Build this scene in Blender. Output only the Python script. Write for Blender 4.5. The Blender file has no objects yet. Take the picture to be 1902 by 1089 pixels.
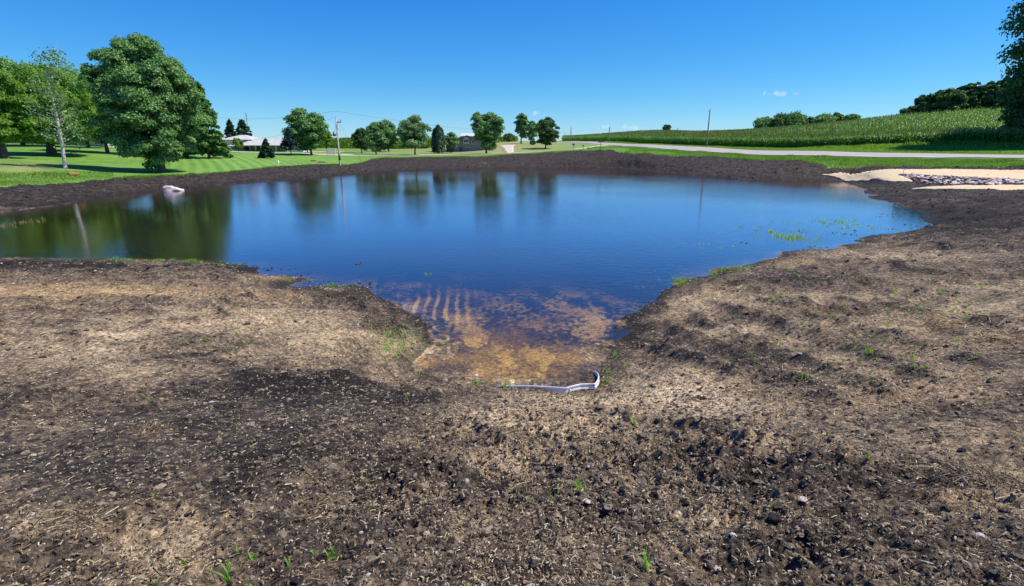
import bpy, math, random
import numpy as np
from math import radians, sin, cos, tan, atan2, pi
from mathutils import Vector, Matrix

# ------------------------------------------------------------------ camera, sky, sun
S = bpy.context.scene
COL = S.collection
EYE = 3.8
FPX = 950.0
CX, CY = 951.0, 544.5
HOR = 272.0
PITCH = math.atan((CY - HOR) / FPX)
cp, sp = cos(PITCH), sin(PITCH)
cd = bpy.data.cameras.new('camera'); cam = bpy.data.objects.new('camera', cd); COL.objects.link(cam)
cam.location = (0, 0, EYE); cam.rotation_euler = (pi / 2 - PITCH, 0, 0)
cd.sensor_width = 36.0; cd.lens = 36.0 * FPX / 1902.0; cd.clip_start = 0.05; cd.clip_end = 9000
S.camera = cam
SUN_EL, SUN_AZ = radians(56), radians(84)          # azimuth clockwise from +Y (view direction)
W = bpy.data.worlds.new('World'); S.world = W; W.use_nodes = True
SKY_STR = 0.083
def build_world():
    nt = W.node_tree; nt.nodes.clear()
    out = nt.nodes.new('ShaderNodeOutputWorld'); bg = nt.nodes.new('ShaderNodeBackground')
    sky = nt.nodes.new('ShaderNodeTexSky'); sky.sky_type = 'NISHITA'; sky.sun_disc = False
    sky.sun_elevation = SUN_EL; sky.sun_rotation = SUN_AZ
    sky.altitude = 300; sky.air_density = 1.0; sky.dust_density = 0.0; sky.ozone_density = 6.0
    hs = nt.nodes.new('ShaderNodeHueSaturation'); hs.inputs['Saturation'].default_value = 1.2
    hs.inputs['Value'].default_value = 1.2
    nt.links.new(sky.outputs[0], hs.inputs['Color'])
    tc = nt.nodes.new('ShaderNodeTexCoord')
    # clear deep-blue air: per-channel response of the sky
    sc = nt.nodes.new('ShaderNodeSeparateColor'); cc = nt.nodes.new('ShaderNodeCombineColor'); nt.links.new(hs.outputs['Color'], sc.inputs[0])
    for ch, (k, e, add) in enumerate([(.353, 1.25, 0), (.929, .95, 0), (.66, 1.0, 3.5)]):
        p_ = nt.nodes.new('ShaderNodeMath'); p_.operation = 'POWER'; p_.inputs[1].default_value = e; nt.links.new(sc.outputs[ch], p_.inputs[0])
        q_ = nt.nodes.new('ShaderNodeMath'); q_.operation = 'MULTIPLY_ADD'; q_.inputs[1].default_value = k; q_.inputs[2].default_value = add
        nt.links.new(p_.outputs[0], q_.inputs[0]); nt.links.new(q_.outputs[0], cc.inputs[ch])
    last = cc.outputs[0]
    # small fair-weather wisps low above the horizon
    for i, (px, py, w, h) in enumerate([(995, 212, 9, 6), (1127, 236, 13, 5), (1172, 237, 22, 6), (1445, 174, 26, 5), (1141, 248, 16, 4)]):
        u = (px - CX) / FPX; v = (CY - py) / FPX
        d = Vector((u, cp + v * sp, -sp + v * cp)).normalized()
        sb = nt.nodes.new('ShaderNodeVectorMath'); sb.operation = 'SUBTRACT'; sb.inputs[1].default_value = d
        nt.links.new(tc.outputs['Generated'], sb.inputs[0])
        ml = nt.nodes.new('ShaderNodeVectorMath'); ml.operation = 'MULTIPLY'
        ml.inputs[1].default_value = (FPX / w * .9, 0.0 if abs(u) < .3 else 20.0, FPX / h * .9)
        nt.links.new(sb.outputs[0], ml.inputs[0])
        ln = nt.nodes.new('ShaderNodeVectorMath'); ln.operation = 'LENGTH'; nt.links.new(ml.outputs[0], ln.inputs[0])
        no = nt.nodes.new('ShaderNodeTexNoise'); no.inputs['Scale'].default_value = 130; no.inputs['Detail'].default_value = 4
        nt.links.new(tc.outputs['Generated'], no.inputs['Vector'])
        ad = nt.nodes.new('ShaderNodeMath'); ad.operation = 'MULTIPLY_ADD'; ad.inputs[1].default_value = 3.2
        nt.links.new(no.outputs['Fac'], ad.inputs[0]); nt.links.new(ln.outputs['Value'], ad.inputs[2])
        mr = nt.nodes.new('ShaderNodeMapRange'); mr.inputs['From Min'].default_value = 2.25; mr.inputs['From Max'].default_value = 1.2
        mr.inputs['To Min'].default_value = 0; mr.inputs['To Max'].default_value = .5
        nt.links.new(ad.outputs[0], mr.inputs['Value'])
        # never behind the viewer
        sx = nt.nodes.new('ShaderNodeSeparateXYZ'); nt.links.new(tc.outputs['Generated'], sx.inputs[0])
        gt = nt.nodes.new('ShaderNodeMath'); gt.operation = 'GREATER_THAN'; gt.inputs[1].default_value = 0
        nt.links.new(sx.outputs['Y'], gt.inputs[0])
        mm = nt.nodes.new('ShaderNodeMath'); mm.operation = 'MULTIPLY'
        nt.links.new(mr.outputs[0], mm.inputs[0]); nt.links.new(gt.outputs[0], mm.inputs[1])
        mx = nt.nodes.new('ShaderNodeMix'); mx.data_type = 'RGBA'
        mx.inputs['B'].default_value = (9.0, 9.3, 9.6, 1)
        nt.links.new(mm.outputs[0], mx.inputs['Factor']); nt.links.new(last, mx.inputs['A'])
        last = mx.outputs['Result']
    nt.links.new(last, bg.inputs['Color']); bg.inputs['Strength'].default_value = SKY_STR
    nt.links.new(bg.outputs[0], out.inputs[0])
build_world()
sl = bpy.data.lights.new('sun', 'SUN'); sl.energy = 5.0; sl.angle = radians(.53); sl.color = (1.0, .925, .80)
sun = bpy.data.objects.new('sun', sl); COL.objects.link(sun)
SD = Vector((cos(SUN_EL) * sin(SUN_AZ), cos(SUN_EL) * cos(SUN_AZ), sin(SUN_EL)))
sun.rotation_euler = SD.to_track_quat('Z', 'Y').to_euler(); sun.location = (0, 0, 60)
S.view_settings.view_transform = 'Standard'; S.view_settings.look = 'None'
S.view_settings.exposure = 0.35; S.view_settings.gamma = 1.0
S.render.engine = 'CYCLES'
S.cycles.max_bounces = 8; S.cycles.transparent_max_bounces = 16
R = np.random.RandomState(7); random.seed(7)

# ------------------------------------------------------------------ helpers
def P(px, py, D):
    """photo pixel at forward distance D -> world point"""
    u = (px - CX) / FPX; v = (CY - py) / FPX
    k = D / (cp + v * sp)
    return np.array([u * k, D, EYE + (-sp + v * cp) * k])
def PZ(px, py, z):
    u = (px - CX) / FPX; v = (CY - py) / FPX
    k = (z - EYE) / (-sp + v * cp)
    return np.array([u * k, (cp + v * sp) * k, z])
def project(X, Y, Z):
    zc = Y * cp - (Z - EYE) * sp
    yc = Y * sp + (Z - EYE) * cp
    zc = np.where(np.abs(zc) < 1e-3, 1e-3, zc)
    return CX + FPX * X / zc, CY - FPX * yc / zc, zc
def smooth(a, b, x):
    t = np.clip((x - a) / (b - a), 0, 1); return t * t * (3 - 2 * t)
def vnoise(x, y, seed=0):
    xi = np.floor(x).astype(np.int64); yi = np.floor(y).astype(np.int64)
    fx = x - xi; fy = y - yi
    fx = fx * fx * (3 - 2 * fx); fy = fy * fy * (3 - 2 * fy)
    def h(a, b):
        n = (a * 374761393 + b * 668265263 + seed * 1442695041) & 0xffffffff
        n = ((n ^ (n >> 13)) * 1274126177) & 0xffffffff
        n = (n ^ (n >> 16)) & 0xffffff
        return n / float(0xffffff)
    a = h(xi, yi); b = h(xi + 1, yi); c = h(xi, yi + 1); d = h(xi + 1, yi + 1)
    return (a + (b - a) * fx) * (1 - fy) + (c + (d - c) * fx) * fy
def fbm(x, y, seed=0, o=4):
    s = 0; a = .5
    for i in range(o):
        s = s + a * (vnoise(x, y, seed + i * 17) - .5) * 2; a *= .5
        x, y = x * 2.03 + 11.3 + y * .3, y * 2.03 - 7.7 - x * .15
    return s
def np_mesh(name, V, F, mats, attrs=None, smooth_sh=True, parent=None, midx=None, loc=None):
    """V (n,3); F list of arrays, each (m,3) or (m,4)"""
    if not isinstance(F, list): F = [F]
    me = bpy.data.meshes.new(name)
    V = np.asarray(V, dtype=np.float32)
    if loc is not None: V = V - np.asarray(loc, dtype=np.float32)
    me.vertices.add(len(V)); me.vertices.foreach_set('co', V.ravel())
    F = [np.asarray(f, dtype=np.int32) for f in F if len(f)]
    tot = sum(f.size for f in F); nf = sum(len(f) for f in F)
    me.loops.add(tot); me.polygons.add(nf)
    me.loops.foreach_set('vertex_index', np.concatenate([f.ravel() for f in F]))
    lt = np.concatenate([np.full(len(f), f.shape[1], np.int32) for f in F])
    ls = np.concatenate([[0], np.cumsum(lt)[:-1]]).astype(np.int32)
    me.polygons.foreach_set('loop_start', ls); me.polygons.foreach_set('loop_total', lt)
    me.polygons.foreach_set('use_smooth', np.full(nf, bool(smooth_sh)))
    if midx is not None: me.polygons.foreach_set('material_index', np.asarray(midx, np.int32))
    me.update(calc_edges=True)
    if attrs:
        for k, a in attrs.items():
            at = me.attributes.new(k, 'FLOAT', 'POINT'); at.data.foreach_set('value', np.asarray(a, np.float32))
    if not isinstance(mats, (list, tuple)): mats = [mats]
    for m in mats: me.materials.append(m)
    o = bpy.data.objects.new(name, me); COL.objects.link(o)
    if parent: o.parent = parent
    elif loc is not None: o.location = [float(c) for c in loc]
    return o
def tag(o, label=None, cat=None, group=None, kind=None):
    if label: o['label'] = label
    if cat: o['category'] = cat
    if group: o['group'] = group
    if kind: o['kind'] = kind
    return o
def empty(name, loc, label, cat, group=None, rz=0):
    o = bpy.data.objects.new(name, None); COL.objects.link(o); o.location = [float(c) for c in loc]; o.rotation_euler = (0, 0, rz)
    o.empty_display_size = .3
    return tag(o, label, cat, group)

# ---- materials
def mat(name):
    m = bpy.data.materials.new(name); m.use_nodes = True
    nt = m.node_tree; b = nt.nodes['Principled BSDF']
    return m, nt, b
def nn(nt, t, **kw):
    n = nt.nodes.new(t)
    for k, v in kw.items():
        if hasattr(n, k) and k not in n.inputs: setattr(n, k, v)
        else: n.inputs[k].default_value = v
    return n
def ramp(nt, fac, stops):
    r = nt.nodes.new('ShaderNodeValToRGB')
    e = r.color_ramp.elements
    while len(e) < len(stops): e.new(.5)
    for i, (p, c) in enumerate(stops):
        e[i].position = p; e[i].color = (c[0], c[1], c[2], 1) if len(c) == 3 else c
    nt.links.new(fac, r.inputs[0]); return r.outputs[0]
def noise(nt, scale, detail=4, rough=.6, vec=None, dist=0):
    n = nt.nodes.new('ShaderNodeTexNoise'); n.inputs['Scale'].default_value = scale
    n.inputs['Detail'].default_value = detail; n.inputs['Roughness'].default_value = rough
    n.inputs['Distortion'].default_value = dist
    if vec is not None: nt.links.new(vec, n.inputs['Vector'])
    return n.outputs['Fac']
def math_(nt, op, a, b=None, c=None, clamp=False):
    m = nt.nodes.new('ShaderNodeMath'); m.operation = op; m.use_clamp = clamp
    for i, x in enumerate([a, b, c]):
        if x is None: continue
        if isinstance(x, (int, float)): m.inputs[i].default_value = x
        else: nt.links.new(x, m.inputs[i])
    return m.outputs[0]
def mixc(nt, f, a, b, mode='MIX'):
    m = nt.nodes.new('ShaderNodeMix'); m.data_type = 'RGBA'; m.blend_type = mode
    for k, x in (('Factor', f), ('A', a), ('B', b)):
        if isinstance(x, (int, float)): m.inputs[k].default_value = x
        elif isinstance(x, (tuple, list)): m.inputs[k].default_value = (x[0], x[1], x[2], 1)
        else: nt.links.new(x, m.inputs[k])
    return m.outputs['Result']
def attr(nt, name):
    a = nt.nodes.new('ShaderNodeAttribute'); a.attribute_name = name; return a.outputs['Fac']
def bump(nt, h, strength, dist, b):
    n = nt.nodes.new('ShaderNodeBump'); n.inputs['Strength'].default_value = strength; n.inputs['Distance'].default_value = dist
    nt.links.new(h, n.inputs['Height']); nt.links.new(n.outputs[0], b.inputs['Normal']); return n
def pos(nt):
    return nt.nodes.new('ShaderNodeNewGeometry').outputs['Position']
def simple(name, col, rough=.7, metal=0, var=.25, scale=3.0, bmp=0, bscale=None):
    m, nt, b = mat(name)
    tc = nt.nodes.new('ShaderNodeTexCoord')
    n = noise(nt, scale, 5, .6, tc.outputs['Object'])
    lo = tuple(c * (1 - var) for c in col); hi = tuple(min(1, c * (1 + var)) for c in col)
    nt.links.new(ramp(nt, n, [(.3, lo), (.7, hi)]), b.inputs['Base Color'])
    b.inputs['Roughness'].default_value = rough; b.inputs['Metallic'].default_value = metal
    if bmp:
        n2 = noise(nt, bscale or scale * 4, 4, .6, tc.outputs['Object']); bump(nt, n2, bmp, .03, b)
    return m
def foliage(name, c1, c2, c3, trans=.35, rough=.55, gloss=.25, scale=.6):
    m, nt, b = mat(name)
    g = nt.nodes.new('ShaderNodeNewGeometry')
    tc = nt.nodes.new('ShaderNodeTexCoord')
    n = noise(nt, scale, 3, .6, tc.outputs['Object'])
    f = math_(nt, 'ADD', math_(nt, 'MULTIPLY', g.outputs['Random Per Island'], .45), math_(nt, 'MULTIPLY', n, .75))
    c = ramp(nt, f, [(.22, c1), (.55, c2), (.88, c3)])
    nt.links.new(c, b.inputs['Base Color']); b.inputs['Roughness'].default_value = rough
    b.inputs['Specular IOR Level'].default_value = gloss
    tr = nt.nodes.new('ShaderNodeBsdfTranslucent')
    c2_ = mixc(nt, 1.0, c, (1.3, 1.4, .4), 'MULTIPLY'); nt.links.new(c2_, tr.inputs['Color'])
    ms = nt.nodes.new('ShaderNodeMixShader'); ms.inputs[0].default_value = trans
    nt.links.new(b.outputs[0], ms.inputs[1]); nt.links.new(tr.outputs[0], ms.inputs[2])
    nt.links.new(ms.outputs[0], nt.nodes['Material Output'].inputs['Surface'])
    return m

# ------------------------------------------------------------------ the lie of the land
# (pixel x, pixel y, forward distance) of points on the ground seen in the photo
G = []
def g(px, *kn):
    for py, D in kn: G.append(P(px, py, D))
g(-150, (360, 34), (310, 48), (283, 72), (272, 95), (262, 130), (255, 220))
g(0, (352, 38), (310, 52), (283, 74), (275, 86), (264, 120), (256, 220))
g(110, (345, 43), (312, 56), (290, 72), (276, 90), (264, 130), (258, 230))
g(200, (338, 47), (310, 64), (290, 80), (278, 98), (266, 140), (260, 240))
g(300, (331, 54), (322, 60), (300, 80), (285, 102), (276, 130), (262, 260))
g(392, (326, 59), (300, 82), (287, 100), (281, 116), (264, 300))
g(470, (317, 68), (300, 84), (285, 110), (282, 128), (276, 150), (264, 310))
g(540, (312, 75), (293, 98), (286, 112), (283, 130), (277, 160), (264, 320))
g(632, (309, 82), (297, 98), (289.5, 112), (283, 132), (277, 170), (264, 320))
g(700, (297, 100), (289.5, 114), (284, 140), (276, 180), (264, 320))
g(780, (294, 104), (289.3, 116), (284, 140), (274, 190), (264, 330))
g(860, (293, 105), (288, 118), (283, 140), (270, 200), (264, 330))
g(950, (288, 108), (286, 118), (277, 140), (270, 162), (263.5, 215), (262.5, 320))
g(1013, (284.6, 110), (283.3, 124), (277, 140), (267, 188), (263.3, 235), (263.2, 330))
g(1060, (282, 109), (280, 125), (270, 165), (264.8, 205), (262.3, 250), (263, 330))
g(1131, (279, 106), (276, 122), (270.5, 145), (267, 162), (263, 190), (256, 285), (260, 380))
g(1200, (285.5, 95), (279.5, 108), (274.5, 120), (269.5, 138), (268, 152), (251, 285), (256, 400))
g(1263, (291, 88), (284, 98), (280, 105), (272.5, 122), (270, 138), (251, 285), (256, 400))
g(1312, (294, 82), (287, 90), (283, 95), (275, 110), (272.5, 126), (254, 275), (258, 400))
g(1400, (298, 76), (293, 79), (289, 83), (281, 96), (275, 115), (252, 250), (256, 400))
g(1500, (302, 66), (296, 71), (290.5, 75), (283, 86), (276, 105), (260, 140), (243, 230), (250, 400))
g(1600, (311, 60.5), (300, 66), (292.5, 70), (285, 80), (274, 98), (255, 130), (235, 210), (245, 400))
g(1700, (313, 56), (302, 61), (294, 64), (287, 73), (270, 95), (248, 130), (222, 185), (235, 400))
g(1800, (313, 52), (303, 56), (296, 58), (289, 67), (270, 90), (240, 130), (215, 168), (225, 400))
g(1902, (313, 48), (304, 52), (297.5, 54), (290.5, 62.5), (270, 86), (232, 130), (213, 160), (225, 400))
g(2150, (313, 45), (304, 48), (297, 50), (290, 58), (268, 78), (225, 125), (205, 160), (220, 400))
# straw mat / rock channel / right bank
g(1620, (325, 55.5), (334, 52.5)); g(1750, (320, 51), (333, 46), (345, 42), (352, 40)); g(1880, (322, 47), (334, 43), (345, 39.5), (356, 37)); g(2100, (322, 44), (345, 37), (356, 35))
for px, py, z in [(0, 1089, 2.12), (951, 1089, 2.1), (1902, 1089, 2.12), (0, 900, 1.85), (500, 900, 1.8), (951, 900, 1.72), (1400, 900, 1.75), (1902, 900, 1.85),
                  (0, 780, 1.5), (300, 800, 1.5), (600, 790, 1.35), (850, 770, .85), (1030, 765, .75), (1200, 770, .85), (1450, 780, 1.35), (1902, 780, 1.5),
                  (0, 690, 1.15), (300, 690, 1.15), (550, 690, .70), (730, 690, .30), (1200, 690, .34), (1400, 680, .66), (1650, 680, .95), (1902, 680, 1.2),
                  (0, 600, .62), (300, 600, .58), (550, 600, .42), (690, 610, .2), (1250, 600, .2), (1450, 590, .46), (1700, 590, .72), (1902, 590, 1.0),
                  (0, 530, .35), (300, 530, .35), (520, 552, .28), (1450, 520, .35), (1700, 510, .65), (1902, 510, .85), (1700, 455, .4), (1902, 450, .75), (1800, 420, .4),
                  (1902, 400, .6), (1780, 385, .3), (1902, 372, .55), (1720, 368, .22), (1660, 352, .2), (1600, 341, .15)]:
    G.append(PZ(px, py, z))
for a in range(-60, 61, 20):
    for r, z in ((1.3, 2.14), (.6, 2.15), (.25, 2.15)):
        G.append(np.array([r * sin(radians(a)), r * cos(radians(a)), z]))
for px in range(-200, 2200, 200):
    for D, z in ((700, 6.0), (2000, 5.0), (6000, 3.0)):
        G.append(np.array([(px - CX) / FPX / 1.04 * D, D, z]))
# shoreline traced in the photo, laid out on the water plane
SH_PX = [(-260, 400), (-120, 402), (0, 394.5), (60, 387), (112, 381), (160, 371), (210, 362), (310, 352), (418, 342), (500, 335.5), (569, 331), (632, 325), (680, 321), (733, 317), (800, 315), (860, 313.5), (930, 311.5), (1000, 311),
         (1070, 311), (1131, 312), (1200, 317), (1263, 323), (1289, 328), (1340, 331), (1394, 334), (1450, 335.5), (1500, 336), (1563, 337.5), (1585, 344), (1612, 352), (1606, 357), (1640, 361), (1618, 368), (1655, 372), (1680, 382),
         (1722, 392), (1728, 403), (1722, 410), (1749, 423), (1700, 428), (1680, 432), (1640, 437), (1601, 440), (1607, 452), (1560, 457), (1578, 463), (1520, 466), (1453, 468), (1453, 478), (1420, 485), (1389, 493), (1350, 500), (1322, 511), (1275, 522), (1230, 542), (1219, 556), (1200, 568),
         (1187, 580), (1160, 590), (1163, 602), (1180, 618), (1165, 632), (1143, 645), (1128, 664), (1117, 680), (1115, 695), (1110, 714), (1085, 719), (1057, 725), (1000, 722), (950, 718), (914, 714), (885, 708), (862, 701), (830, 704), (800, 698), (772, 690), (765, 676), (783, 660), (800, 640), (797, 620), (792, 600), (770, 588),
         (748, 574), (722, 562), (700, 550), (682, 536), (655, 529), (640, 531), (600, 533), (560, 536), (530, 533), (545, 527), (570, 519), (540, 514), (489, 513), (472, 500), (450, 492), (425, 490), (390, 487), (340, 486), (272, 486), (200, 482), (153, 485), (80, 482), (0, 482), (-120, 478), (-260, 470)]
SH = np.array([PZ(x, y, 0)[:2] for x, y in SH_PX])
for i in range(0, len(SH)): G.append(np.array([SH[i, 0], SH[i, 1], 0.0]))
G = np.array(G)
def warp(X, Y):
    a = np.clip(np.arctan2(X, Y), -1.05, 1.05); r = np.hypot(X, Y)
    return a * 1.6, np.log(np.maximum(r, .2))
def fit(Pts):
    a, l = warp(Pts[:, 0], Pts[:, 1]); n = len(Pts)
    d2 = (a[:, None] - a) ** 2 + (l[:, None] - l) ** 2
    K = .5 * d2 * np.log(d2 + 1e-12) + np.eye(n) * 1e-5
    A = np.zeros((n + 3, n + 3)); A[:n, :n] = K; A[:n, n] = 1; A[:n, n + 1] = a; A[:n, n + 2] = l
    A[n:, :n] = A[:n, n:].T
    w = np.linalg.solve(A, np.concatenate([Pts[:, 2], [0, 0, 0]]))
    ga = np.linspace(-1.68, 1.68, 340); gl = np.linspace(math.log(.2), math.log(7000), 620)
    GA, GL = np.meshgrid(ga, gl, indexing='ij'); out = w[n] + w[n + 1] * GA + w[n + 2] * GL
    for i in range(n):
        dd = (GA - a[i]) ** 2 + (GL - l[i]) ** 2
        out += w[i] * .5 * dd * np.log(dd + 1e-12)
    return ga, gl, out
GA_, GL_, GZ_ = fit(G)
def rbf(X, Y):
    a, l = warp(X, Y)
    i = np.clip((a - GA_[0]) / (GA_[1] - GA_[0]), 0, len(GA_) - 1.001); j = np.clip((l - GL_[0]) / (GL_[1] - GL_[0]), 0, len(GL_) - 1.001)
    i0 = i.astype(int); j0 = j.astype(int); fi = i - i0; fj = j - j0
    return (GZ_[i0, j0] * (1 - fi) + GZ_[i0 + 1, j0] * fi) * (1 - fj) + (GZ_[i0, j0 + 1] * (1 - fi) + GZ_[i0 + 1, j0 + 1] * fi) * fj
def sdist(X, Y):
    """signed distance to the shoreline, positive on land"""
    sh = X.shape; X = X.ravel(); Y = Y.ravel()
    best = np.full(X.shape, 1e9); ins = np.zeros(X.shape, bool)
    n = len(SH)
    for i in range(n):
        x0, y0 = SH[i]; x1, y1 = SH[(i + 1) % n]
        dx, dy = x1 - x0, y1 - y0
        t = np.clip(((X - x0) * dx + (Y - y0) * dy) / (dx * dx + dy * dy + 1e-12), 0, 1)
        best = np.minimum(best, (X - x0 - t * dx) ** 2 + (Y - y0 - t * dy) ** 2)
        c = ((y0 > Y) != (y1 > Y)) & (X < (x1 - x0) * (Y - y0) / (y1 - y0 + 1e-12) + x0)
        ins ^= c
    d = np.sqrt(best); return np.where(ins, -d, d).reshape(sh)
def edge_curve(pts):
    q = np.array([P(*p) for p in pts]); a = np.arctan2(q[:, 0], q[:, 1]); r = np.hypot(q[:, 0], q[:, 1])
    return lambda A: np.interp(A, a, r)
# where bare soil ends and grass begins
grass_edge = edge_curve([(-150, 360, 34), (0, 352, 38), (100, 345, 42.5), (200, 338, 47), (300, 331, 54), (380, 327, 58.5), (425, 322, 62), (471, 317, 68), (531, 312, 75), (597, 308, 81), (640, 309, 82.5), (678, 303, 92), (690, 298, 99), (716, 295, 103), (860, 293, 105),
                         (909, 289, 106), (950, 288, 108), (1013, 284.6, 110), (1060, 282, 109), (1131, 279, 106), (1226, 288.6, 91), (1342, 295, 80.5), (1434, 300, 72), (1500, 302.5, 66), (1565, 308, 61.5), (1631, 312, 59), (1700, 313, 56), (1902, 313, 48), (2150, 313, 45)])

# places named by photo pixel: pale sand, old straw, black muck (patches of the soil itself)
TAN = [(850, 520, 95, 42, .85), (825, 563, 80, 40, 1.0), (900, 500, 80, 20, .7), (980, 555, 110, 25, .7), (900, 600, 90, 40, .8), (950, 655, 190, 45, 1.1), (800, 530, 50, 40, .7), (1010, 565, 110, 30, .7), (1090, 600, 70, 40, .7), (830, 675, 60, 26, .8), (960, 690, 120, 30, .9), (1020, 800, 180, 45, .6), (940, 880, 90, 60, .55), (1180, 930, 100, 50, .45), (1420, 800, 120, 40, .5), (1700, 720, 180, 40, .4), (1780, 830, 150, 50, .35), (1560, 820, 120, 40, .3), (620, 940, 60, 30, .3), (860, 1000, 80, 40, .4), (1250, 1040, 90, 30, .4), (1620, 620, 160, 20, .4), (1500, 560, 160, 16, .35), (230, 625, 70, 18, .75), (420, 600, 220, 22, .45), (600, 640, 160, 35, .4), (130, 660, 170, 34, .32), (220, 700, 120, 20, .45), (300, 1010, 110, 60, .7), (560, 660, 140, 30, .4), (60, 975, 70, 40, .3),
       (1250, 735, 130, 45, .95), (1080, 745, 120, 25, .8), (960, 780, 120, 45, .7), (1370, 625, 90, 18, .5), (1180, 720, 60, 30, .6), (930, 900, 90, 40, .35), (780, 950, 60, 40, .35), (1160, 890, 60, 30, .3),
       (1330, 990, 80, 40, .55), (1350, 560, 60, 20, .4), (1470, 640, 60, 22, .55), (1560, 690, 80, 22, .4), (1290, 580, 50, 25, .45), (1820, 600, 120, 40, .35), (1850, 930, 110, 70, .4), (1650, 480, 140, 10, .35), (1830, 545, 110, 14, .35), (1700, 655, 90, 30, .3),
       (740, 690, 60, 30, .4), (1060, 1030, 80, 30, .3), (760, 830, 60, 30, .25), (90, 810, 90, 40, .15), (1500, 780, 150, 40, .25), (1700, 850, 150, 60, .2), (820, 660, 60, 60, .5)]
STRAW = [(950, 650, 190, 60, .55), (850, 560, 110, 60, .3), (830, 670, 60, 24, .5), (120, 548, 240, 20, .95), (380, 556, 200, 12, .8), (520, 520, 60, 7, .8), (60, 580, 130, 14, .7), (600, 590, 90, 10, .35), (1350, 550, 50, 18, .5), (1240, 600, 30, 24, .5), (1470, 492, 70, 7, .6), (1760, 612, 110, 14, .75), (1860, 635, 80, 16, .7), (1830, 920, 80, 40, .6), (1700, 870, 60, 30, .25),
         (1600, 460, 110, 7, .4), (280, 800, 40, 12, .5), (150, 985, 60, 25, .35), (1470, 703, 30, 9, .8), (1420, 765, 30, 9, .6), (970, 880, 30, 20, .4), (1000, 900, 20, 40, .3), (1600, 740, 240, 30, .5), (1650, 650, 240, 16, .45), (1560, 585, 200, 10, .45), (1750, 520, 200, 8, .4), (1750, 960, 140, 60, .4), (1500, 960, 160, 50, .25), (1100, 1000, 160, 50, .25), (1780, 700, 160, 24, .45), (1300, 648, 30, 12, .5), (780, 690, 30, 14, .4), (1850, 545, 90, 6, .4), (720, 600, 60, 10, .3)]
DARK = [(470, 850, 420, 90, .38), (720, 960, 260, 100, .35), (1480, 880, 160, 50, .3), (1790, 408, 160, 34, .9), (1880, 380, 140, 20, .8), (1260, 860, 170, 35, .3), (1480, 1040, 240, 30, .25), (560, 715, 170, 40, 1.1), (700, 730, 120, 28, .9), (430, 760, 100, 40, .4), (30, 500, 220, 11, .7), (640, 560, 80, 22, .5), (730, 600, 60, 26, .6), (1400, 660, 60, 26, .7), (1530, 640, 90, 22, .5), (1480, 530, 120, 16, .35), (1330, 800, 100, 20, .3), (1150, 835, 70, 18, .35), (900, 850, 60, 25, .35),
        (1750, 400, 130, 22, .5), (1850, 450, 110, 20, .25), (1200, 640, 50, 20, .4), (430, 500, 70, 12, .6), (330, 577, 70, 4, .6), (470, 556, 110, 5, .6), (1120, 960, 90, 40, .35), (640, 880, 200, 60, .2), (1800, 780, 140, 50, .25), (300, 870, 170, 60, .25), (1560, 920, 120, 60, .2)]
def blobs(px, py, L, wx, wy):
    s = np.zeros_like(px)
    for (x, y, rx, ry, v) in L:
        q = ((px - x + wx * rx * .7) / rx) ** 2 + ((py - y + wy * ry * .7) / ry) ** 2
        s = np.maximum(s, v * np.exp(-q * .9))
    return s
def soilmaps(X, Y, Z):
    px, py, zc = project(X, Y, Z)
    r = np.hypot(X, Y)
    wx = fbm(X * .9, Y * .9, 3); wy = fbm(X * .9, Y * .9, 5)
    ok = (zc > .8) & (r < 45)
    t = np.where(ok, blobs(px, py, TAN, wx, wy), .0); s = np.where(ok, blobs(px, py, STRAW, wx, wy), 0); d = np.where(ok, blobs(px, py, DARK, wx, wy), .5)
    return t, s, d, px, py
# wheel ruts and soil ridges: pixel polylines dropped on the land, half width and height in metres
RIDGE_PX = [([(1330, 575), (1450, 612), (1580, 655), (1720, 705)], .12, .06), ([(1420, 560), (1540, 598), (1680, 640), (1850, 690)], .16, .06), ([(1560, 560), (1680, 585), (1800, 630)], .2, .06), ([(120, 700), (300, 672), (480, 655)], .12, .04), ([(100, 640), (260, 612), (420, 592)], .14, .045), ([(1290, 600), (1400, 645), (1520, 690), (1640, 735)], .16, .07), ([(1240, 610), (1330, 655), (1420, 690), (1560, 745)], .16, .08), ([(1370, 590), (1480, 625), (1600, 665), (1760, 720)], .18, .06),
            ([(400, 578), (470, 562), (560, 556), (640, 560), (700, 585)], .22, .07), ([(0, 588), (120, 590), (300, 585)], .2, .06), ([(1440, 560), (1560, 580), (1700, 590), (1860, 610)], .2, .05),
            ([(1180, 640), (1260, 665), (1360, 700)], .13, .08), ([(640, 700), (730, 690), (760, 640), (740, 600)], .2, .06), ([(1100, 760), (1180, 785), (1300, 800), (1380, 830)], .07, .05), ([(870, 790), (920, 830), (960, 860)], .06, .045),
            ([(0, 505), (200, 500), (420, 505)], .3, .06), ([(1500, 430), (1620, 452), (1780, 470), (1902, 470)], .25, .05), ([(1650, 500), (1780, 520), (1902, 530)], .25, .06)]
def base_h(X, Y):
    r = np.hypot(X, Y); a = np.arctan2(X, Y)
    sd = sdist(X, Y)
    wob = fbm(X * .8, Y * .8, 41, 4) * np.clip(.03 * r, .15, .7) + fbm(X * 3.2, Y * 3.2, 43, 4) * np.clip(.02 * r, .08, .3)
    sdw = sd + wob * .8
    L = np.where(r < 28, np.clip(.2 * r, 1.0, 3.2), 2.2)
    z = rbf(X, Y)
    zo = np.maximum(z, 0.02) * smooth(0, 1, sdw / L) + np.clip(sdw, 0, 1.2) * .07
    # pond bed: a shallow shelf at the near end, deeper outside it
    shelf = np.exp(-((X - 0.2) / 4.6) ** 2) * smooth(22, 11, Y)
    slope = .16 - .135 * shelf
    slope = np.where(r > 26, .45, slope)
    zi = -np.minimum(-sdw * slope, 1.6) 
    zi = np.where(sdw < 0, np.minimum(zi, 0), 0)
    return np.where(sdw > 0, zo, zi), sdw, sd, r, a
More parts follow.
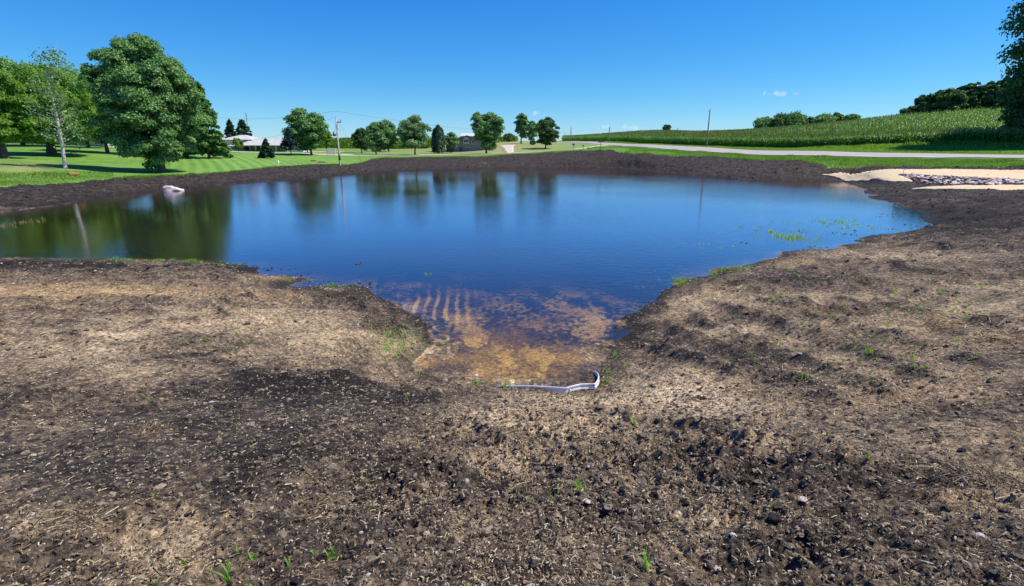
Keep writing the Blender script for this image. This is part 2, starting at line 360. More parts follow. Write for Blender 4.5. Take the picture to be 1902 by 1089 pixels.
def land(X, Y, detail=True):
    X = np.asarray(X, float); Y = np.asarray(Y, float)
    z, sdw, sd, r, a = base_h(X, Y)
    z0 = z.copy()
    soil = (r < grass_edge(a)) | (np.abs(a) > 1.0) & (r < 40)
    t, s, dk, px, py = soilmaps(X, Y, z)
    if detail:
        cell = np.maximum(.0048 * r, .004)
        cl = np.where(sd > -.4, 1.0, .35) * np.where(soil, 1.0, 0)
        calm = 1 - .45 * np.clip(t + s * .6, 0, 1)
        rough = np.clip(.55 + .9 * fbm(X * .7, Y * .7, 91, 3) + .55 * np.exp(-((px - 1180) / 420) ** 2 - ((py - 860) / 170) ** 2) , .15, 1.6)
        def oc(lam, amp, seed, rid=False):
            w = smooth(1.6, 3.2, lam / cell)
            n = vnoise(X / lam + 3.1, Y / lam - 8.2, seed)
            if rid: n = 1 - np.abs(2 * n - 1); n = n * n
            else: n = n - .5
            return amp * w * n
        h = oc(1.3, .08, 1) + oc(.55, .05, 2)
        mid = smooth(5, 12, r) * np.where(sd > 0, 1, 0)
        h += mid * calm * (oc(.9, .10, 31, True) + oc(.45, .09, 32, True) + oc(.25, .06, 33))
        h += cl * calm * rough * (oc(.38, .06, 21, True) + oc(.2, .06, 3) + oc(.11, .045, 4, True) + oc(.055, .040, 5, True) + oc(.028, .022, 6) + oc(.016, .012, 7))
        far = smooth(18, 40, r)
        h += cl * far * (oc(2.4, .10, 11, True) + oc(1.1, .13, 12, True) + oc(.6, .11, 13))
        h *= np.where(soil, 1, np.where(r < 130, .3, 1)) * np.where(sd < 0, .45, smooth(-.1, 1.0, sd) * .75 + .25)
        h *= 1 - .93 * smooth(1500, 1540, px) * smooth(310, 317, py) * smooth(358, 352, py) * (r > 34) * (r < 75)
        for pl, w, hh in RIDGES:
            best = np.full(X.shape, 1e9)
            for k in range(len(pl) - 1):
                x0, y0 = pl[k]; x1, y1 = pl[k + 1]; dx, dy = x1 - x0, y1 - y0
                tt = np.clip(((X - x0) * dx + (Y - y0) * dy) / (dx * dx + dy * dy), 0, 1)
                best = np.minimum(best, (X - x0 - tt * dx) ** 2 + (Y - y0 - tt * dy) ** 2)
            gsn = np.exp(-best / (w * w)); h += gsn * hh * 1.2 * (.4 + 1.2 * vnoise(X * 4, Y * 4, 77)) - np.exp(-best / (w * w * 6)) * hh * .3
            dk = np.maximum(dk, gsn * .55 * vnoise(X * 5, Y * 5, 78) * 1.5)
        z = z + h
        soilb = np.where(soil, 1, 0)
        z = np.where((r > 130) | (soilb == 0), z0 + h * .25, z)
    return z, sd, r, a, soil, t, s, dk
RIDGES = []
def hit(px, py):
    """point where the ray through a photo pixel meets the land"""
    u = (px - CX) / FPX; v = (CY - py) / FPX
    d = np.array([u, cp + v * sp, -sp + v * cp])
    k = np.exp(np.linspace(math.log(.8), math.log(500), 900))
    X = d[0] * k; Y = d[1] * k; Z = EYE + d[2] * k
    z = np.maximum(base_h(X, Y)[0], 0)
    i = np.where(Z < z)[0]
    i = i[0] if len(i) else len(k) - 1
    if i == 0: return np.array([X[0], Y[0], z[0]])
    f = (Z[i - 1] - z[i - 1]) / ((Z[i - 1] - z[i - 1]) - (Z[i] - z[i]) + 1e-9)
    return np.array([X[i - 1] + f * (X[i] - X[i - 1]), Y[i - 1] + f * (Y[i] - Y[i - 1]), z[i - 1] + f * (z[i] - z[i - 1])])
RIDGES = [([hit(*p)[:2] for p in pl], w, hh) for pl, w, hh in RIDGE_PX]
def ground_z(x, y):
    return float(land(np.array([x]), np.array([y]))[0][0])
def base_pt(px, py, D):
    p = P(px, py, D); z = float(base_h(np.array([p[0]]), np.array([p[1]]))[0][0])
    return np.array([p[0], p[1], z])

# ------------------------------------------------------------------ ground materials
def soil_material():
    m, nt, b = mat('soil')
    p = pos(nt); t = attr(nt, 'tan'); s = attr(nt, 'straw'); d = attr(nt, 'dark')
    n1 = noise(nt, 2.2, 8, .68, p); n2 = noise(nt, 14, 8, .7, p); n3 = noise(nt, 62, 5, .72, p); n4 = noise(nt, 6, 6, .7, p, .8)
    f = math_(nt, 'ADD', math_(nt, 'MULTIPLY', t, .80), math_(nt, 'MULTIPLY', math_(nt, 'SUBTRACT', n2, .5), 1.5))
    f = math_(nt, 'ADD', f, math_(nt, 'MULTIPLY', math_(nt, 'SUBTRACT', n1, .45), 1.0))
    f = math_(nt, 'SUBTRACT', f, math_(nt, 'MULTIPLY', d, .50))
    f = math_(nt, 'ADD', f, .27, clamp=True)
    c = ramp(nt, f, [(0, (.013, .010, .009)), (.18, (.052, .041, .033)), (.40, (.175, .132, .090)), (.66, (.40, .30, .185)), (1, (.66, .51, .33))])
    sf = math_(nt, 'MULTIPLY_ADD', math_(nt, 'SUBTRACT', n4, .5), 2.2, math_(nt, 'MULTIPLY', s, .85), clamp=True)
    sf = math_(nt, 'MULTIPLY', sf, math_(nt, 'MULTIPLY', s, 1.3, clamp=True))
    c = mixc(nt, sf, c, (.50, .34, .17))
    sp_ = ramp(nt, n3, [(.36, (.30, .29, .28)), (.5, (1, 1, 1)), (.66, (1.75, 1.7, 1.6))])
    c = mixc(nt, .8, c, sp_, 'MULTIPLY')
    n5 = noise(nt, 17, 4, .75, p)
    c = mixc(nt, .75, c, ramp(nt, n5, [(.38, (.42, .41, .40)), (.5, (1, 1, 1)), (.62, (1.55, 1.5, 1.42))]), 'MULTIPLY')
    # damp and dark right at the water line
    w = attr(nt, 'wet'); c = mixc(nt, math_(nt, 'MULTIPLY', w, .8), c, (.014, .012, .011))
    vo = nn(nt, 'ShaderNodeTexVoronoi', Scale=38.0); nt.links.new(p, vo.inputs['Vector'])
    spk = math_(nt, 'LESS_THAN', vo.outputs['Distance'], .17)
    sc = nt.nodes.new('ShaderNodeSeparateColor'); nt.links.new(vo.outputs['Color'], sc.inputs[0])
    spk = math_(nt, 'MULTIPLY', spk, math_(nt, 'GREATER_THAN', sc.outputs[0], .72))
    nr = attr(nt, 'near')
    c = mixc(nt, math_(nt, 'MULTIPLY', math_(nt, 'MULTIPLY', spk, nr), .7), c, (.42, .37, .29))
    nt.links.new(c, b.inputs['Base Color']); b.inputs['Roughness'].default_value = .88; b.inputs['Specular IOR Level'].default_value = .25
    h = math_(nt, 'ADD', math_(nt, 'MULTIPLY', n3, .35), n2); bump(nt, h, 1.0, .06, b)
    return m
def lawn_material():
    m, nt, b = mat('lawn_grass')
    p = pos(nt); dry = attr(nt, 'dry'); st = attr(nt, 'stripe')
    n1 = noise(nt, .35, 5, .6, p); n2 = noise(nt, 3.5, 6, .7, p)
    f = math_(nt, 'ADD', math_(nt, 'MULTIPLY', n1, .5), math_(nt, 'MULTIPLY', n2, .6))
    gcol = ramp(nt, f, [(.3, (.045, .12, .018)), (.5, (.10, .22, .028)), (.72, (.21, .34, .06))])
    gcol = mixc(nt, math_(nt, 'MULTIPLY', st, .8), gcol, (.20, .36, .075))
    dcol = ramp(nt, f, [(.3, (.13, .16, .045)), (.6, (.30, .29, .12)), (.85, (.40, .34, .19))])
    c = mixc(nt, dry, gcol, dcol)
    nt.links.new(c, b.inputs['Base Color']); b.inputs['Roughness'].default_value = .8; b.inputs['Specular IOR Level'].default_value = .2
    bump(nt, noise(nt, 9, 6, .75, p), .6, .12, b)
    return m
M_SOIL = soil_material(); M_LAWN = lawn_material()

# ------------------------------------------------------------------ ground mesh
def build_ground():
    lr = [math.log(.25)]
    def step(r): return .05 if r < 1.1 else .0047 if r < 14 else .0058 if r < 40 else .0062 if r < 115 else .02 if r < 400 else .12
    while lr[-1] < math.log(7000): lr.append(lr[-1] + step(math.exp(lr[-1])))
    rr = np.exp(np.array(lr))
    fine = np.radians(np.arange(-53, 53.001, .1))
    side = np.radians(np.array([56, 62, 72, 90, 110, 135, 158]))
    aa = np.concatenate([-side[::-1], fine, side, [pi]])
    na, nr_ = len(aa), len(rr)
    A, RR = np.meshgrid(aa, rr, indexing='ij')
    X = RR * np.sin(A); Y = RR * np.cos(A)
    Z = np.empty_like(X); out = {k: np.empty_like(X) for k in ('tan', 'straw', 'dark', 'sd')}; soil = np.empty(X.shape, bool)
    for i in range(0, na, 100):
        z, sd, r, a, so, t, s, dk = land(X[i:i + 100], Y[i:i + 100])
        Z[i:i + 100] = z; soil[i:i + 100] = so; out['tan'][i:i + 100] = t; out['straw'][i:i + 100] = s; out['dark'][i:i + 100] = dk; out['sd'][i:i + 100] = sd
    idx = np.arange(na * nr_).reshape(na, nr_)
    i2 = np.concatenate([idx[1:], idx[:1]], 0)
    F = np.stack([idx[:, :-1], idx[:, 1:], i2[:, 1:], i2[:, :-1]], -1).reshape(-1, 4)
    # faces split: bare ground / grass
    ge = grass_edge(np.clip(A, -1.0, 1.0)) + fbm(X * .7, Y * .7, 61, 4) * 1.6
    gr = (RR > ge).ravel()
    rough_lawn = np.zeros(gr.shape, bool)
    isg = gr[F].all(1)
    px, py, zc = project(X, Y, Z)
    near = smooth(14, 5, RR)
    sdv = out['sd']
    mott = smooth(.40, .66, vnoise(X * 1.3 + Y * .2, Y * 1.1, 55) * .4 + vnoise(X * 3.4 + Y * .5, Y * .8, 57) * .28 + vnoise(X * 13, Y * 9, 56) * .32)
    strk = smooth(-.1, .8, np.sin((X + .10 * Y) * 2 * pi / .26 + 5.0 * fbm(X * .7, Y * .7, 59))) * smooth(.05, .6, vnoise(X * 2.4, Y * 1.0, 60) + .15 * vnoise(X * 15, Y * 12, 61)) * np.exp(-((px - 825) / 75) ** 2 - ((py - 563) / 34) ** 2)
    mott = np.clip(mott * (1 - np.exp(-((px - 825) / 75) ** 2 - ((py - 563) / 34) ** 2) * .9) + strk * .95, .55 * smooth(10.5, 8.6, Y), 1.3)
    uw = smooth(.7, -.15, sdv + fbm(X * 2.5, Y * 2.5, 58) * .5) * ((RR < 25) & (px > 700) & (px < 1250))
    out['tan'] = out['tan'] * (1 - uw) + uw * out['tan'] * (.25 + .9 * mott); out['dark'] = out['dark'] * (1 - uw) + uw * (.2 + .7 * (1 - mott))
    wet = np.where(sdv > 0, smooth(.45 + .02 * np.minimum(RR, 40), .0, sdv + fbm(X * 3, Y * 3, 8) * .2) * (1 - .6 * np.exp(-((px - 1000) / 200) ** 2 - ((py - 690) / 60) ** 2)), .0)
    V = np.stack([X, Y, Z], -1).reshape(-1, 3)
    # grass colour fields
    dry = np.clip(np.exp(-((px - 900) / 190) ** 2) * smooth(.2, .6, (RR - 112) / 20) * smooth(300, 180, RR) * .9 + np.exp(-((px - 40) / 80) ** 2 - ((py - 312) / 10) ** 2) * .8 + .25 * fbm(X * .1, Y * .1, 5), 0, 1)
    dry = np.where((RR > 175), np.clip(dry + .25, 0, 1), dry)
    dry = np.maximum(dry, np.exp(-((px - 1600) / 60) ** 2 - ((py - 309) / 4) ** 2) * .6)
    Aw = X + .60 * Y + .0022 * (Y - 70) ** 2
    stripe = smooth(-.5, .5, np.sin(Aw * 2 * pi / 1.7)) * 1.0 * np.exp(-((px - 480) / 190) ** 2) * (RR > 60) * (RR < 118) * .9
    stripe = np.maximum(stripe, smooth(-.5, .5, np.sin((X * .9 - Y * .45) * 2 * pi / 3.5)) * .5 * np.exp(-((px - 1050) / 70) ** 2) * (RR < 170))
    at_s = dict(tan=out['tan'].ravel(), straw=out['straw'].ravel(), dark=out['dark'].ravel(), wet=wet.ravel(), near=near.ravel())
    at_g = dict(dry=dry.ravel(), stripe=stripe.ravel())
    def sub(name, mask, m, at, extra=None):
        f = F[mask]; used = np.unique(f); rm = np.full(len(V), -1, np.int64); rm[used] = np.arange(len(used))
        return np_mesh(name, V[used], [rm[f]], m, {k: v[used] for k, v in at.items()})
    so = sub('ground', ~isg, M_SOIL, at_s); tag(so, kind='structure', label='bare churned soil around the pond')
    lo = sub('lawn', isg, M_LAWN, at_g); tag(lo, kind='structure', label='grass land beyond the bare soil')
    # centre cap under the viewer
    n = na; c = np.array([[0, 0, 2.15]]); ring = V[idx[:, 0]]
    Vc = np.concatenate([ring, c]); Fc = np.array([[k, (k + 1) % n, n] for k in range(n)])
    # water: one sheet over the pond, a little past the shore
    ks = slice(None, None, 2)
    Xs, Ys, Zs, sds = X[7:-8][ks, ks], Y[7:-8][ks, ks], Z[7:-8][ks, ks], sdv[7:-8][ks, ks]
    n0, n1 = Xs.shape; id2 = np.arange(n0 * n1).reshape(n0, n1)
    F2 = np.stack([id2[:-1, :-1], id2[:-1, 1:], id2[1:, 1:], id2[1:, :-1]], -1).reshape(-1, 4)
    ok = (sds < 1.2).ravel() & (Zs < .25).ravel()
    F2 = F2[ok[F2].all(1)]
    zb = base_h(Xs, Ys)[0]
    V2 = np.stack([Xs, Ys, np.zeros_like(Xs)], -1).reshape(-1, 3); used = np.unique(F2); rm = np.full(len(V2), -1, np.int64); rm[used] = np.arange(len(used))
    F2 = rm[F2][:, ::-1]
    wo = np_mesh('water', V2[used], [F2], M_WATER, {'depth': np.clip(-zb, 0, 3).ravel()[used]})
    tag(wo, kind='structure', label='still blue pond water')
    return so
def water_material():
    m, nt, b = mat('pond_water')
    out = nt.nodes['Material Output']; nt.nodes.remove(b)
    p = pos(nt); d = attr(nt, 'depth')
    n = noise(nt, .25, 3, .5, p)
    op = math_(nt, 'SUBTRACT', 1.0, math_(nt, 'POWER', 2.718, math_(nt, 'MULTIPLY', d, -3.6)))
    tint = ramp(nt, math_(nt, 'MULTIPLY', d, 2.5, clamp=True), [(0, (.93, .88, .62)), (.12, (.82, .73, .30)), (.5, (.60, .50, .13)), (1, (.42, .32, .06))])
    tr = nt.nodes.new('ShaderNodeBsdfTransparent'); nt.links.new(tint, tr.inputs['Color'])
    df = nt.nodes.new('ShaderNodeBsdfDiffuse'); df.inputs['Color'].default_value = (.030, .025, .010, 1)
    mb = nt.nodes.new('ShaderNodeMixShader'); nt.links.new(op, mb.inputs[0]); nt.links.new(tr.outputs[0], mb.inputs[1]); nt.links.new(df.outputs[0], mb.inputs[2])
    # ripples
    mp = nt.nodes.new('ShaderNodeMapping'); mp.inputs['Scale'].default_value = (1.0, 2.4, 1); mp.inputs['Rotation'].default_value = (0, 0, .25); nt.links.new(p, mp.inputs['Vector'])
    w1 = noise(nt, 2.6, 3, .55, mp.outputs[0], .5); w2 = noise(nt, 9.0, 3, .5, mp.outputs[0], .3)
    calm = ramp(nt, noise(nt, .05, 2, .5, p), [(.35, (.25, .25, .25)), (.65, (1, 1, 1))])
    h = math_(nt, 'ADD', math_(nt, 'MULTIPLY', w1, 1.0), math_(nt, 'MULTIPLY', w2, .22))
    bp = nt.nodes.new('ShaderNodeBump'); bp.inputs['Distance'].default_value = .011
    nt.links.new(math_(nt, 'MULTIPLY', calm, .85), bp.inputs['Strength']); nt.links.new(h, bp.inputs['Height'])
    fr = nt.nodes.new('ShaderNodeFresnel'); fr.inputs['IOR'].default_value = 1.34; nt.links.new(bp.outputs[0], fr.inputs['Normal'])
    gl = nt.nodes.new('ShaderNodeBsdfGlossy'); gl.inputs['Roughness'].default_value = .045; gl.inputs['Color'].default_value = (.94, .87, 1, 1); nt.links.new(bp.outputs[0], gl.inputs['Normal'])
    ms = nt.nodes.new('ShaderNodeMixShader'); nt.links.new(math_(nt, 'MINIMUM', math_(nt, 'MULTIPLY_ADD', fr.outputs[0], 1.9, -.065), .76), ms.inputs[0]); nt.links.new(mb.outputs[0], ms.inputs[1]); nt.links.new(gl.outputs[0], ms.inputs[2])
    nt.links.new(ms.outputs[0], out.inputs['Surface'])
    return m
M_WATER = water_material()
build_ground()

# ------------------------------------------------------------------ road and drives (sheets on the land)
M_ROAD = simple('road_surface', (.36, .31, .30), .85, var=.12, scale=.35)
M_CONC = simple('pale_concrete', (.52, .44, .36), .85, var=.12, scale=.5)
def strip(name, near, far, m, lift=.05, nseg=260, nw=6, label=None):
    """near/far: (px,py,D) polylines"""
    a = np.array([P(*q)[:2] for q in near]); b = np.array([P(*q)[:2] for q in far])
    def res(q, n):
        L = np.concatenate([[0], np.cumsum(np.hypot(*np.diff(q, axis=0).T))]); t = np.linspace(0, L[-1], n)
        # smooth
        x = np.interp(t, L, q[:, 0]); y = np.interp(t, L, q[:, 1])
        k = max(3, n // 14) | 1; ker = np.hanning(k + 2)[1:-1]; ker /= ker.sum()
        xp = np.pad(x, k // 2, mode='reflect', reflect_type='odd'); yp = np.pad(y, k // 2, mode='reflect', reflect_type='odd')
        return np.stack([np.convolve(xp, ker, 'valid'), np.convolve(yp, ker, 'valid')], -1)
    a = res(a, nseg); b = res(b, nseg)
    t = np.linspace(0, 1, nw)[None, :, None]
    XY = a[:, None] * (1 - t) + b[:, None] * t
    Z = land(XY[..., 0], XY[..., 1], True)[0] + lift
    V = np.concatenate([XY, Z[..., None]], -1)
    top = V.reshape(-1, 3); idx = np.arange(nseg * nw).reshape(nseg, nw)
    F = np.stack([idx[:-1, :-1], idx[1:, :-1], idx[1:, 1:], idx[:-1, 1:]], -1).reshape(-1, 4)
    # skirt down both sides
    s0 = top[idx[:, 0]] - [0, 0, .25]; s1 = top[idx[:, -1]] - [0, 0, .25]; n = len(top)
    V2 = np.concatenate([top, s0, s1]); k0 = n + np.arange(nseg); k1 = n + nseg + np.arange(nseg)
    F2 = np.stack([idx[:-1, 0], k0[:-1], k0[1:], idx[1:, 0]], -1); F3 = np.stack([idx[:-1, -1], idx[1:, -1], k1[1:], k1[:-1]], -1)
    o = np_mesh(name, V2, [np.concatenate([F, F2, F3])], m, smooth_sh=False)
    tag(o, label=label, kind='structure'); return V
RN = [(2300, 298, 48), (2100, 297.5, 50.5), (1902, 297.3, 54), (1800, 296, 58.5), (1700, 294.3, 64), (1600, 292.5, 70), (1500, 290.5, 75), (1400, 288.5, 83), (1312, 283, 95), (1263, 280, 105), (1200, 274.5, 120), (1131, 270.5, 145), (1080, 266.5, 185), (1060, 264.8, 205), (1036, 263.4, 240)]
RF = [(2300, 290, 55), (2100, 290, 58.5), (1902, 290.5, 62.5), (1800, 289, 67.5), (1700, 287, 73), (1600, 285, 80), (1500, 282.5, 88), (1400, 280.5, 96), (1312, 274.5, 110), (1263, 272, 122), (1200, 269, 139), (1131, 266.5, 164), (1090, 264.6, 200), (1072, 263.8, 222), (1050, 262.8, 258)]
RV = strip('road', RN, RF, M_ROAD, .07, label='pale country road curving up over the rise')
# white edge line, laid on the road
def edge_line():
    a = RV[:, 0] * .94 + RV[:, 1] * .06; b = RV[:, 0] * .80 + RV[:, 1] * .20
    q = np.stack([a + [0, 0, .012], b + [0, 0, .012]], 1).reshape(-1, 3); n = len(RV); i = np.arange(n - 1) * 2
    o = np_mesh('road_edge_line', q, [np.stack([i, i + 2, i + 3, i + 1], -1)], simple('line_paint', (.78, .77, .74), .6, var=.08), smooth_sh=False)
    tag(o, kind='structure', label='white painted edge line of the road')
edge_line()
def drive(name, pts, width, m, label):
    q = [P(*p) for p in pts]
    n = []; f = []
    for (px, py, D) in pts: n.append((px, py, D - width / 2)); f.append((px, py, D + width / 2))
    strip(name, n, f, m, .07, nseg=160, nw=4, label=label)
drive('driveway', [(1130, 273, 150), (1090, 279, 136), (1050, 282, 128), (1014, 283.5, 124), (950, 286, 119.5), (860, 288, 118), (780, 289.3, 116.5), (700, 289.5, 115), (607, 289.6, 112), (560, 288, 113)], 5.2, M_CONC, 'pale driveway running left from the road')
drive('farm_drive', [(640, 283.5, 134), (600, 283, 131), (540, 284.5, 121), (500, 285, 117), (481, 285, 113), (440, 283, 112), (398, 281, 116), (330, 279, 122)], 4.2, M_CONC, 'pale drive in front of the low house')
def pad(name, poly, m, label, lift=.06, thick=.03, res=.35, edge=.25):
    """irregular sheet on the land from a photo-pixel outline"""
    W2 = np.array([hit(x, y)[:2] if len(q) == 2 else P(x, y, q[2])[:2] for q in poly for (x, y) in [q[:2]]])
    x0, y0 = W2.min(0) - 1; x1, y1 = W2.max(0) + 1
    xs = np.arange(x0, x1, res); ys = np.arange(y0, y1, res); X, Y = np.meshgrid(xs, ys, indexing='ij')
    wx = X + fbm(X * .6, Y * .6, 21) * edge; wy = Y + fbm(X * .6, Y * .6, 22) * edge
    ins = np.zeros(X.shape, bool); n = len(W2)
    for i in range(n):
        a, b = W2[i], W2[(i + 1) % n]
        ins ^= ((a[1] > wy) != (b[1] > wy)) & (wx < (b[0] - a[0]) * (wy - a[1]) / (b[1] - a[1] + 1e-12) + a[0])
    Z = land(X, Y, True)[0]
    Z = Z + lift + fbm(X * 1.3, Y * 2.2, 23) * .03
    idx = np.arange(X.size).reshape(X.shape)
    F = np.stack([idx[:-1, :-1], idx[1:, :-1], idx[1:, 1:], idx[:-1, 1:]], -1).reshape(-1, 4)
    F = F[ins.ravel()[F].all(1)]
    V = np.stack([X, Y, Z], -1).reshape(-1, 3); used = np.unique(F); rm = np.full(len(V), -1); rm[used] = np.arange(len(used))
    o = np_mesh(name, V[used], [rm[F]], m); md = o.modifiers.new('thick', 'SOLIDIFY'); md.thickness = thick + lift; md.offset = -1
    tag(o, label=label); return o
o = pad('concrete_pad', [(926, 270, 162), (958, 270, 162), (954, 277, 142), (958, 283.5, 126), (939, 285, 121), (933, 277, 141)], M_CONC, 'pale apron joining the drive by the grey house', res=.5, edge=.1); o['kind'] = 'structure'

# ------------------------------------------------------------------ generic shapes
class MB:
    def __init__(s): s.v = []; s.f3 = []; s.f4 = []; s.m3 = []; s.m4 = []
    def quad(s, a, b, c, d, m=0):
        n = len(s.v); s.v += [a, b, c, d]; s.f4.append((n, n + 1, n + 2, n + 3)); s.m4.append(m)
    def tri(s, a, b, c, m=0):
        n = len(s.v); s.v += [a, b, c]; s.f3.append((n, n + 1, n + 2)); s.m3.append(m)
    def box(s, x0, x1, y0, y1, z0, z1, m=0):
        n = len(s.v)
        s.v += [(x, y, z) for z in (z0, z1) for x, y in ((x0, y0), (x1, y0), (x1, y1), (x0, y1))]
        for f in ((3, 2, 1, 0), (4, 5, 6, 7), (0, 1, 5, 4), (1, 2, 6, 5), (2, 3, 7, 6), (3, 0, 4, 7)):
            s.f4.append(tuple(n + i for i in f)); s.m4.append(m)
    def tube(s, pts, rad, k=7, m=0, cap=True):
        pts = [Vector(p) for p in pts]; n0 = len(s.v)
        for i, p in enumerate(pts):
            d = (pts[min(i + 1, len(pts) - 1)] - pts[max(i - 1, 0)]).normalized()
            a = d.cross(Vector((0, 0, 1)) if abs(d.z) < .9 else Vector((1, 0, 0))).normalized(); b = d.cross(a)
            r = rad[i] if isinstance(rad, (list, tuple)) else rad
            for j in range(k):
                t = 2 * pi * j / k; s.v.append(tuple(p + a * cos(t) * r + b * sin(t) * r))
        for i in range(len(pts) - 1):
            for j in range(k):
                j2 = (j + 1) % k; s.f4.append((n0 + i * k + j, n0 + i * k + j2, n0 + (i + 1) * k + j2, n0 + (i + 1) * k + j)); s.m4.append(m)
        if cap:
            for i, e in ((0, 0), (len(pts) - 1, 1)):
                c = len(s.v); s.v.append(tuple(pts[i]))
                for j in range(k):
                    q = (n0 + i * k + j, n0 + i * k + (j + 1) % k, c); s.f3.append(q if e else q[::-1]); s.m3.append(m)
    def build(s, name, mats, parent=None, smooth_sh=False, loc=None):
        F = []; mi = []
        if s.f3: F.append(np.array(s.f3)); mi += s.m3
        if s.f4: F.append(np.array(s.f4)); mi += s.m4
        return np_mesh(name, np.array(s.v), F, mats, None, smooth_sh, parent, mi, loc)
def rock_mesh(seed, sx, sy, sz, sub=3, rough=.25, facet=.0):
    import bmesh
    bm = bmesh.new(); bmesh.ops.create_icosphere(bm, subdivisions=sub, radius=1.0)
    rs = np.random.RandomState(seed); off = rs.uniform(-50, 50, 3)
    pl = [Vector(rs.normal(size=3)).normalized() for _ in range(9)]; pd = rs.uniform(.62, .92, 9)
    from mathutils import noise as mn
    for v in bm.verts:
        c = v.co.copy()
        for q, dd in zip(pl, pd):
            k = c.dot(q)
            if k > dd: c -= q * (k - dd) * .9
        c *= 1 + rough * mn.fractal(c * 1.6 + Vector(off), 1, 2, 4)
        v.co = Vector((c.x * sx, c.y * sy, c.z * sz))
    V = np.array([v.co[:] for v in bm.verts]); bm.verts.index_update(); F = np.array([[v.index for v in f.verts] for f in bm.faces]); bm.free()
    return V, F

# ------------------------------------------------------------------ trees
BARK = simple('bark', (.10, .08, .062), .9, var=.4, scale=5, bmp=.6)
BARK_W = simple('pale_bark', (.55, .52, .46), .8, var=.3, scale=4, bmp=.4)
F_MAPLE = foliage('maple_leaves', (0.054, 0.128, 0.037), (0.120, 0.257, 0.074), (0.268, 0.453, 0.176), .28)
F_SILVER = foliage('silvery_leaves', (0.059, 0.126, 0.048), (0.144, 0.261, 0.101), (0.338, 0.490, 0.236), .25)
F_BRIGHT = foliage('bright_leaves', (0.068, 0.151, 0.024), (0.144, 0.288, 0.040), (0.270, 0.456, 0.085), .38)
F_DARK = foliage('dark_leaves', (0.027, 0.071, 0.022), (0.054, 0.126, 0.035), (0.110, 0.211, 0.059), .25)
F_CON = foliage('conifer_needles', (0.020, 0.057, 0.027), (0.040, 0.098, 0.048), (0.085, 0.169, 0.085), .12)
F_BLUE = foliage('blue_spruce_needles', (.03, .06, .055), (.055, .10, .09), (.10, .165, .15), .12)
def leaf_quads(C, N, size, rs, aspect=1.5):
    """C centres, N normals (unit); returns verts and quads (kites)"""
    n = len(C)
    t = np.cross(N, rs.normal(size=(n, 3))); t /= np.linalg.norm(t, axis=1)[:, None] + 1e-9
    b = np.cross(N, t)
    s = size * rs.uniform(.6, 1.4, n)[:, None]
    L = t * s * aspect * .5; Wd = b * s * .5
    V = np.stack([C - L, C + Wd + N * s * .1, C + L, C - Wd + N * s * .1], 1).reshape(-1, 3)
    return V, np.arange(n * 4).reshape(-1, 4)
def crown_leaves(shape, H, z0, R0, n, size, rs, gap=.25, nc=None, lean=(0, 0), cr=(.16, .34)):
    """clumped leaves through an egg-shaped crown: z0 bottom, H top, R0 radius"""
    nc = nc or int(60 + R0 * 14)
    hh = (H - z0) / 2; zc = z0 + hh
    cs = []; rad = []
    while len(cs) < nc:
        d = rs.normal(size=3); d /= np.linalg.norm(d)
        u = rs.uniform(.35, 1) ** .5
        z = d[2] * u
        prof = shape(z)
        a = atan2(d[1], d[0]); m_ = math.sqrt(max(0, 1 - z * z))
        lob = 1 + .18 * sin(2.0 * a + z * 2 + lean[0] * 3) + .12 * sin(5 * a + z * 3 + 1)
        k = (math.hypot(d[0], d[1]) * u) * prof * lob
        cs.append((cos(a) * k * R0 * .86 + lean[0] * z * R0, sin(a) * k * R0 * .86 + lean[1] * z * R0, zc + z * hh * (.92 if z > 0 else 1.0))); rad.append(R0 * rs.uniform(*cr))
    cs = np.array(cs); rad = np.array(rad)
    w = rad ** 2; w /= w.sum(); pick = rs.choice(nc, n, p=w)
    d = rs.normal(size=(n, 3)); d /= np.linalg.norm(d, axis=1)[:, None]
    d[:, 2] = np.where(d[:, 2] < -.2, -d[:, 2] * .6, d[:, 2])
    rr_ = rad[pick] * (1 - gap * rs.uniform(0, 1, n) ** 2) * rs.choice([1, 1, 1, 1.18], n)
    C = cs[pick] + d * rr_[:, None] * np.array([1, 1, .86])
    N = d * .9 + rs.normal(size=(n, 3)) * .55 + np.array([0, 0, .25]); N /= np.linalg.norm(N, axis=1)[:, None]
    C[:, 2] = np.maximum(C[:, 2], z0 * .7)
    return C, N, cs, rad
def egg(z): return (1.0 - .18 * z) 
def tall(z): return .95 - .1 * z
def fanned(z): return 1.0 + .12 * z
def limbs(mb, H, zfork, R0, cs, rs, r0, k=12, lean=0):
    tp = [(0, 0, -.3), (0, 0, 0), (rs.normal() * .06, rs.normal() * .06, zfork * .6), (rs.normal() * .12, rs.normal() * .12, zfork), (rs.normal() * .2, rs.normal() * .2, zfork + (H - zfork) * .4), (rs.normal() * .3, rs.normal() * .3, zfork + (H - zfork) * .8)]
    mb.tube(tp, [r0 * 1.55, r0 * 1.25, r0 * .95, r0 * .85, r0 * .45, r0 * .12], 9)
    idx = rs.choice(len(cs), min(k, len(cs)), replace=False)
    for i in idx:
        c = Vector(cs[i]); f = rs.uniform(0, .55); s = Vector(tp[3]).lerp(Vector(tp[4]), f)
        if c.z < s.z + .3: s = Vector(tp[3]); 
        md = s.lerp(c, .5) + Vector((rs.normal() * .1, rs.normal() * .1, .12 * (c - s).length))
        rr0 = r0 * rs.uniform(.28, .5)
        mb.tube([s, md, c], [rr0, rr0 * .6, rr0 * .15], 5)
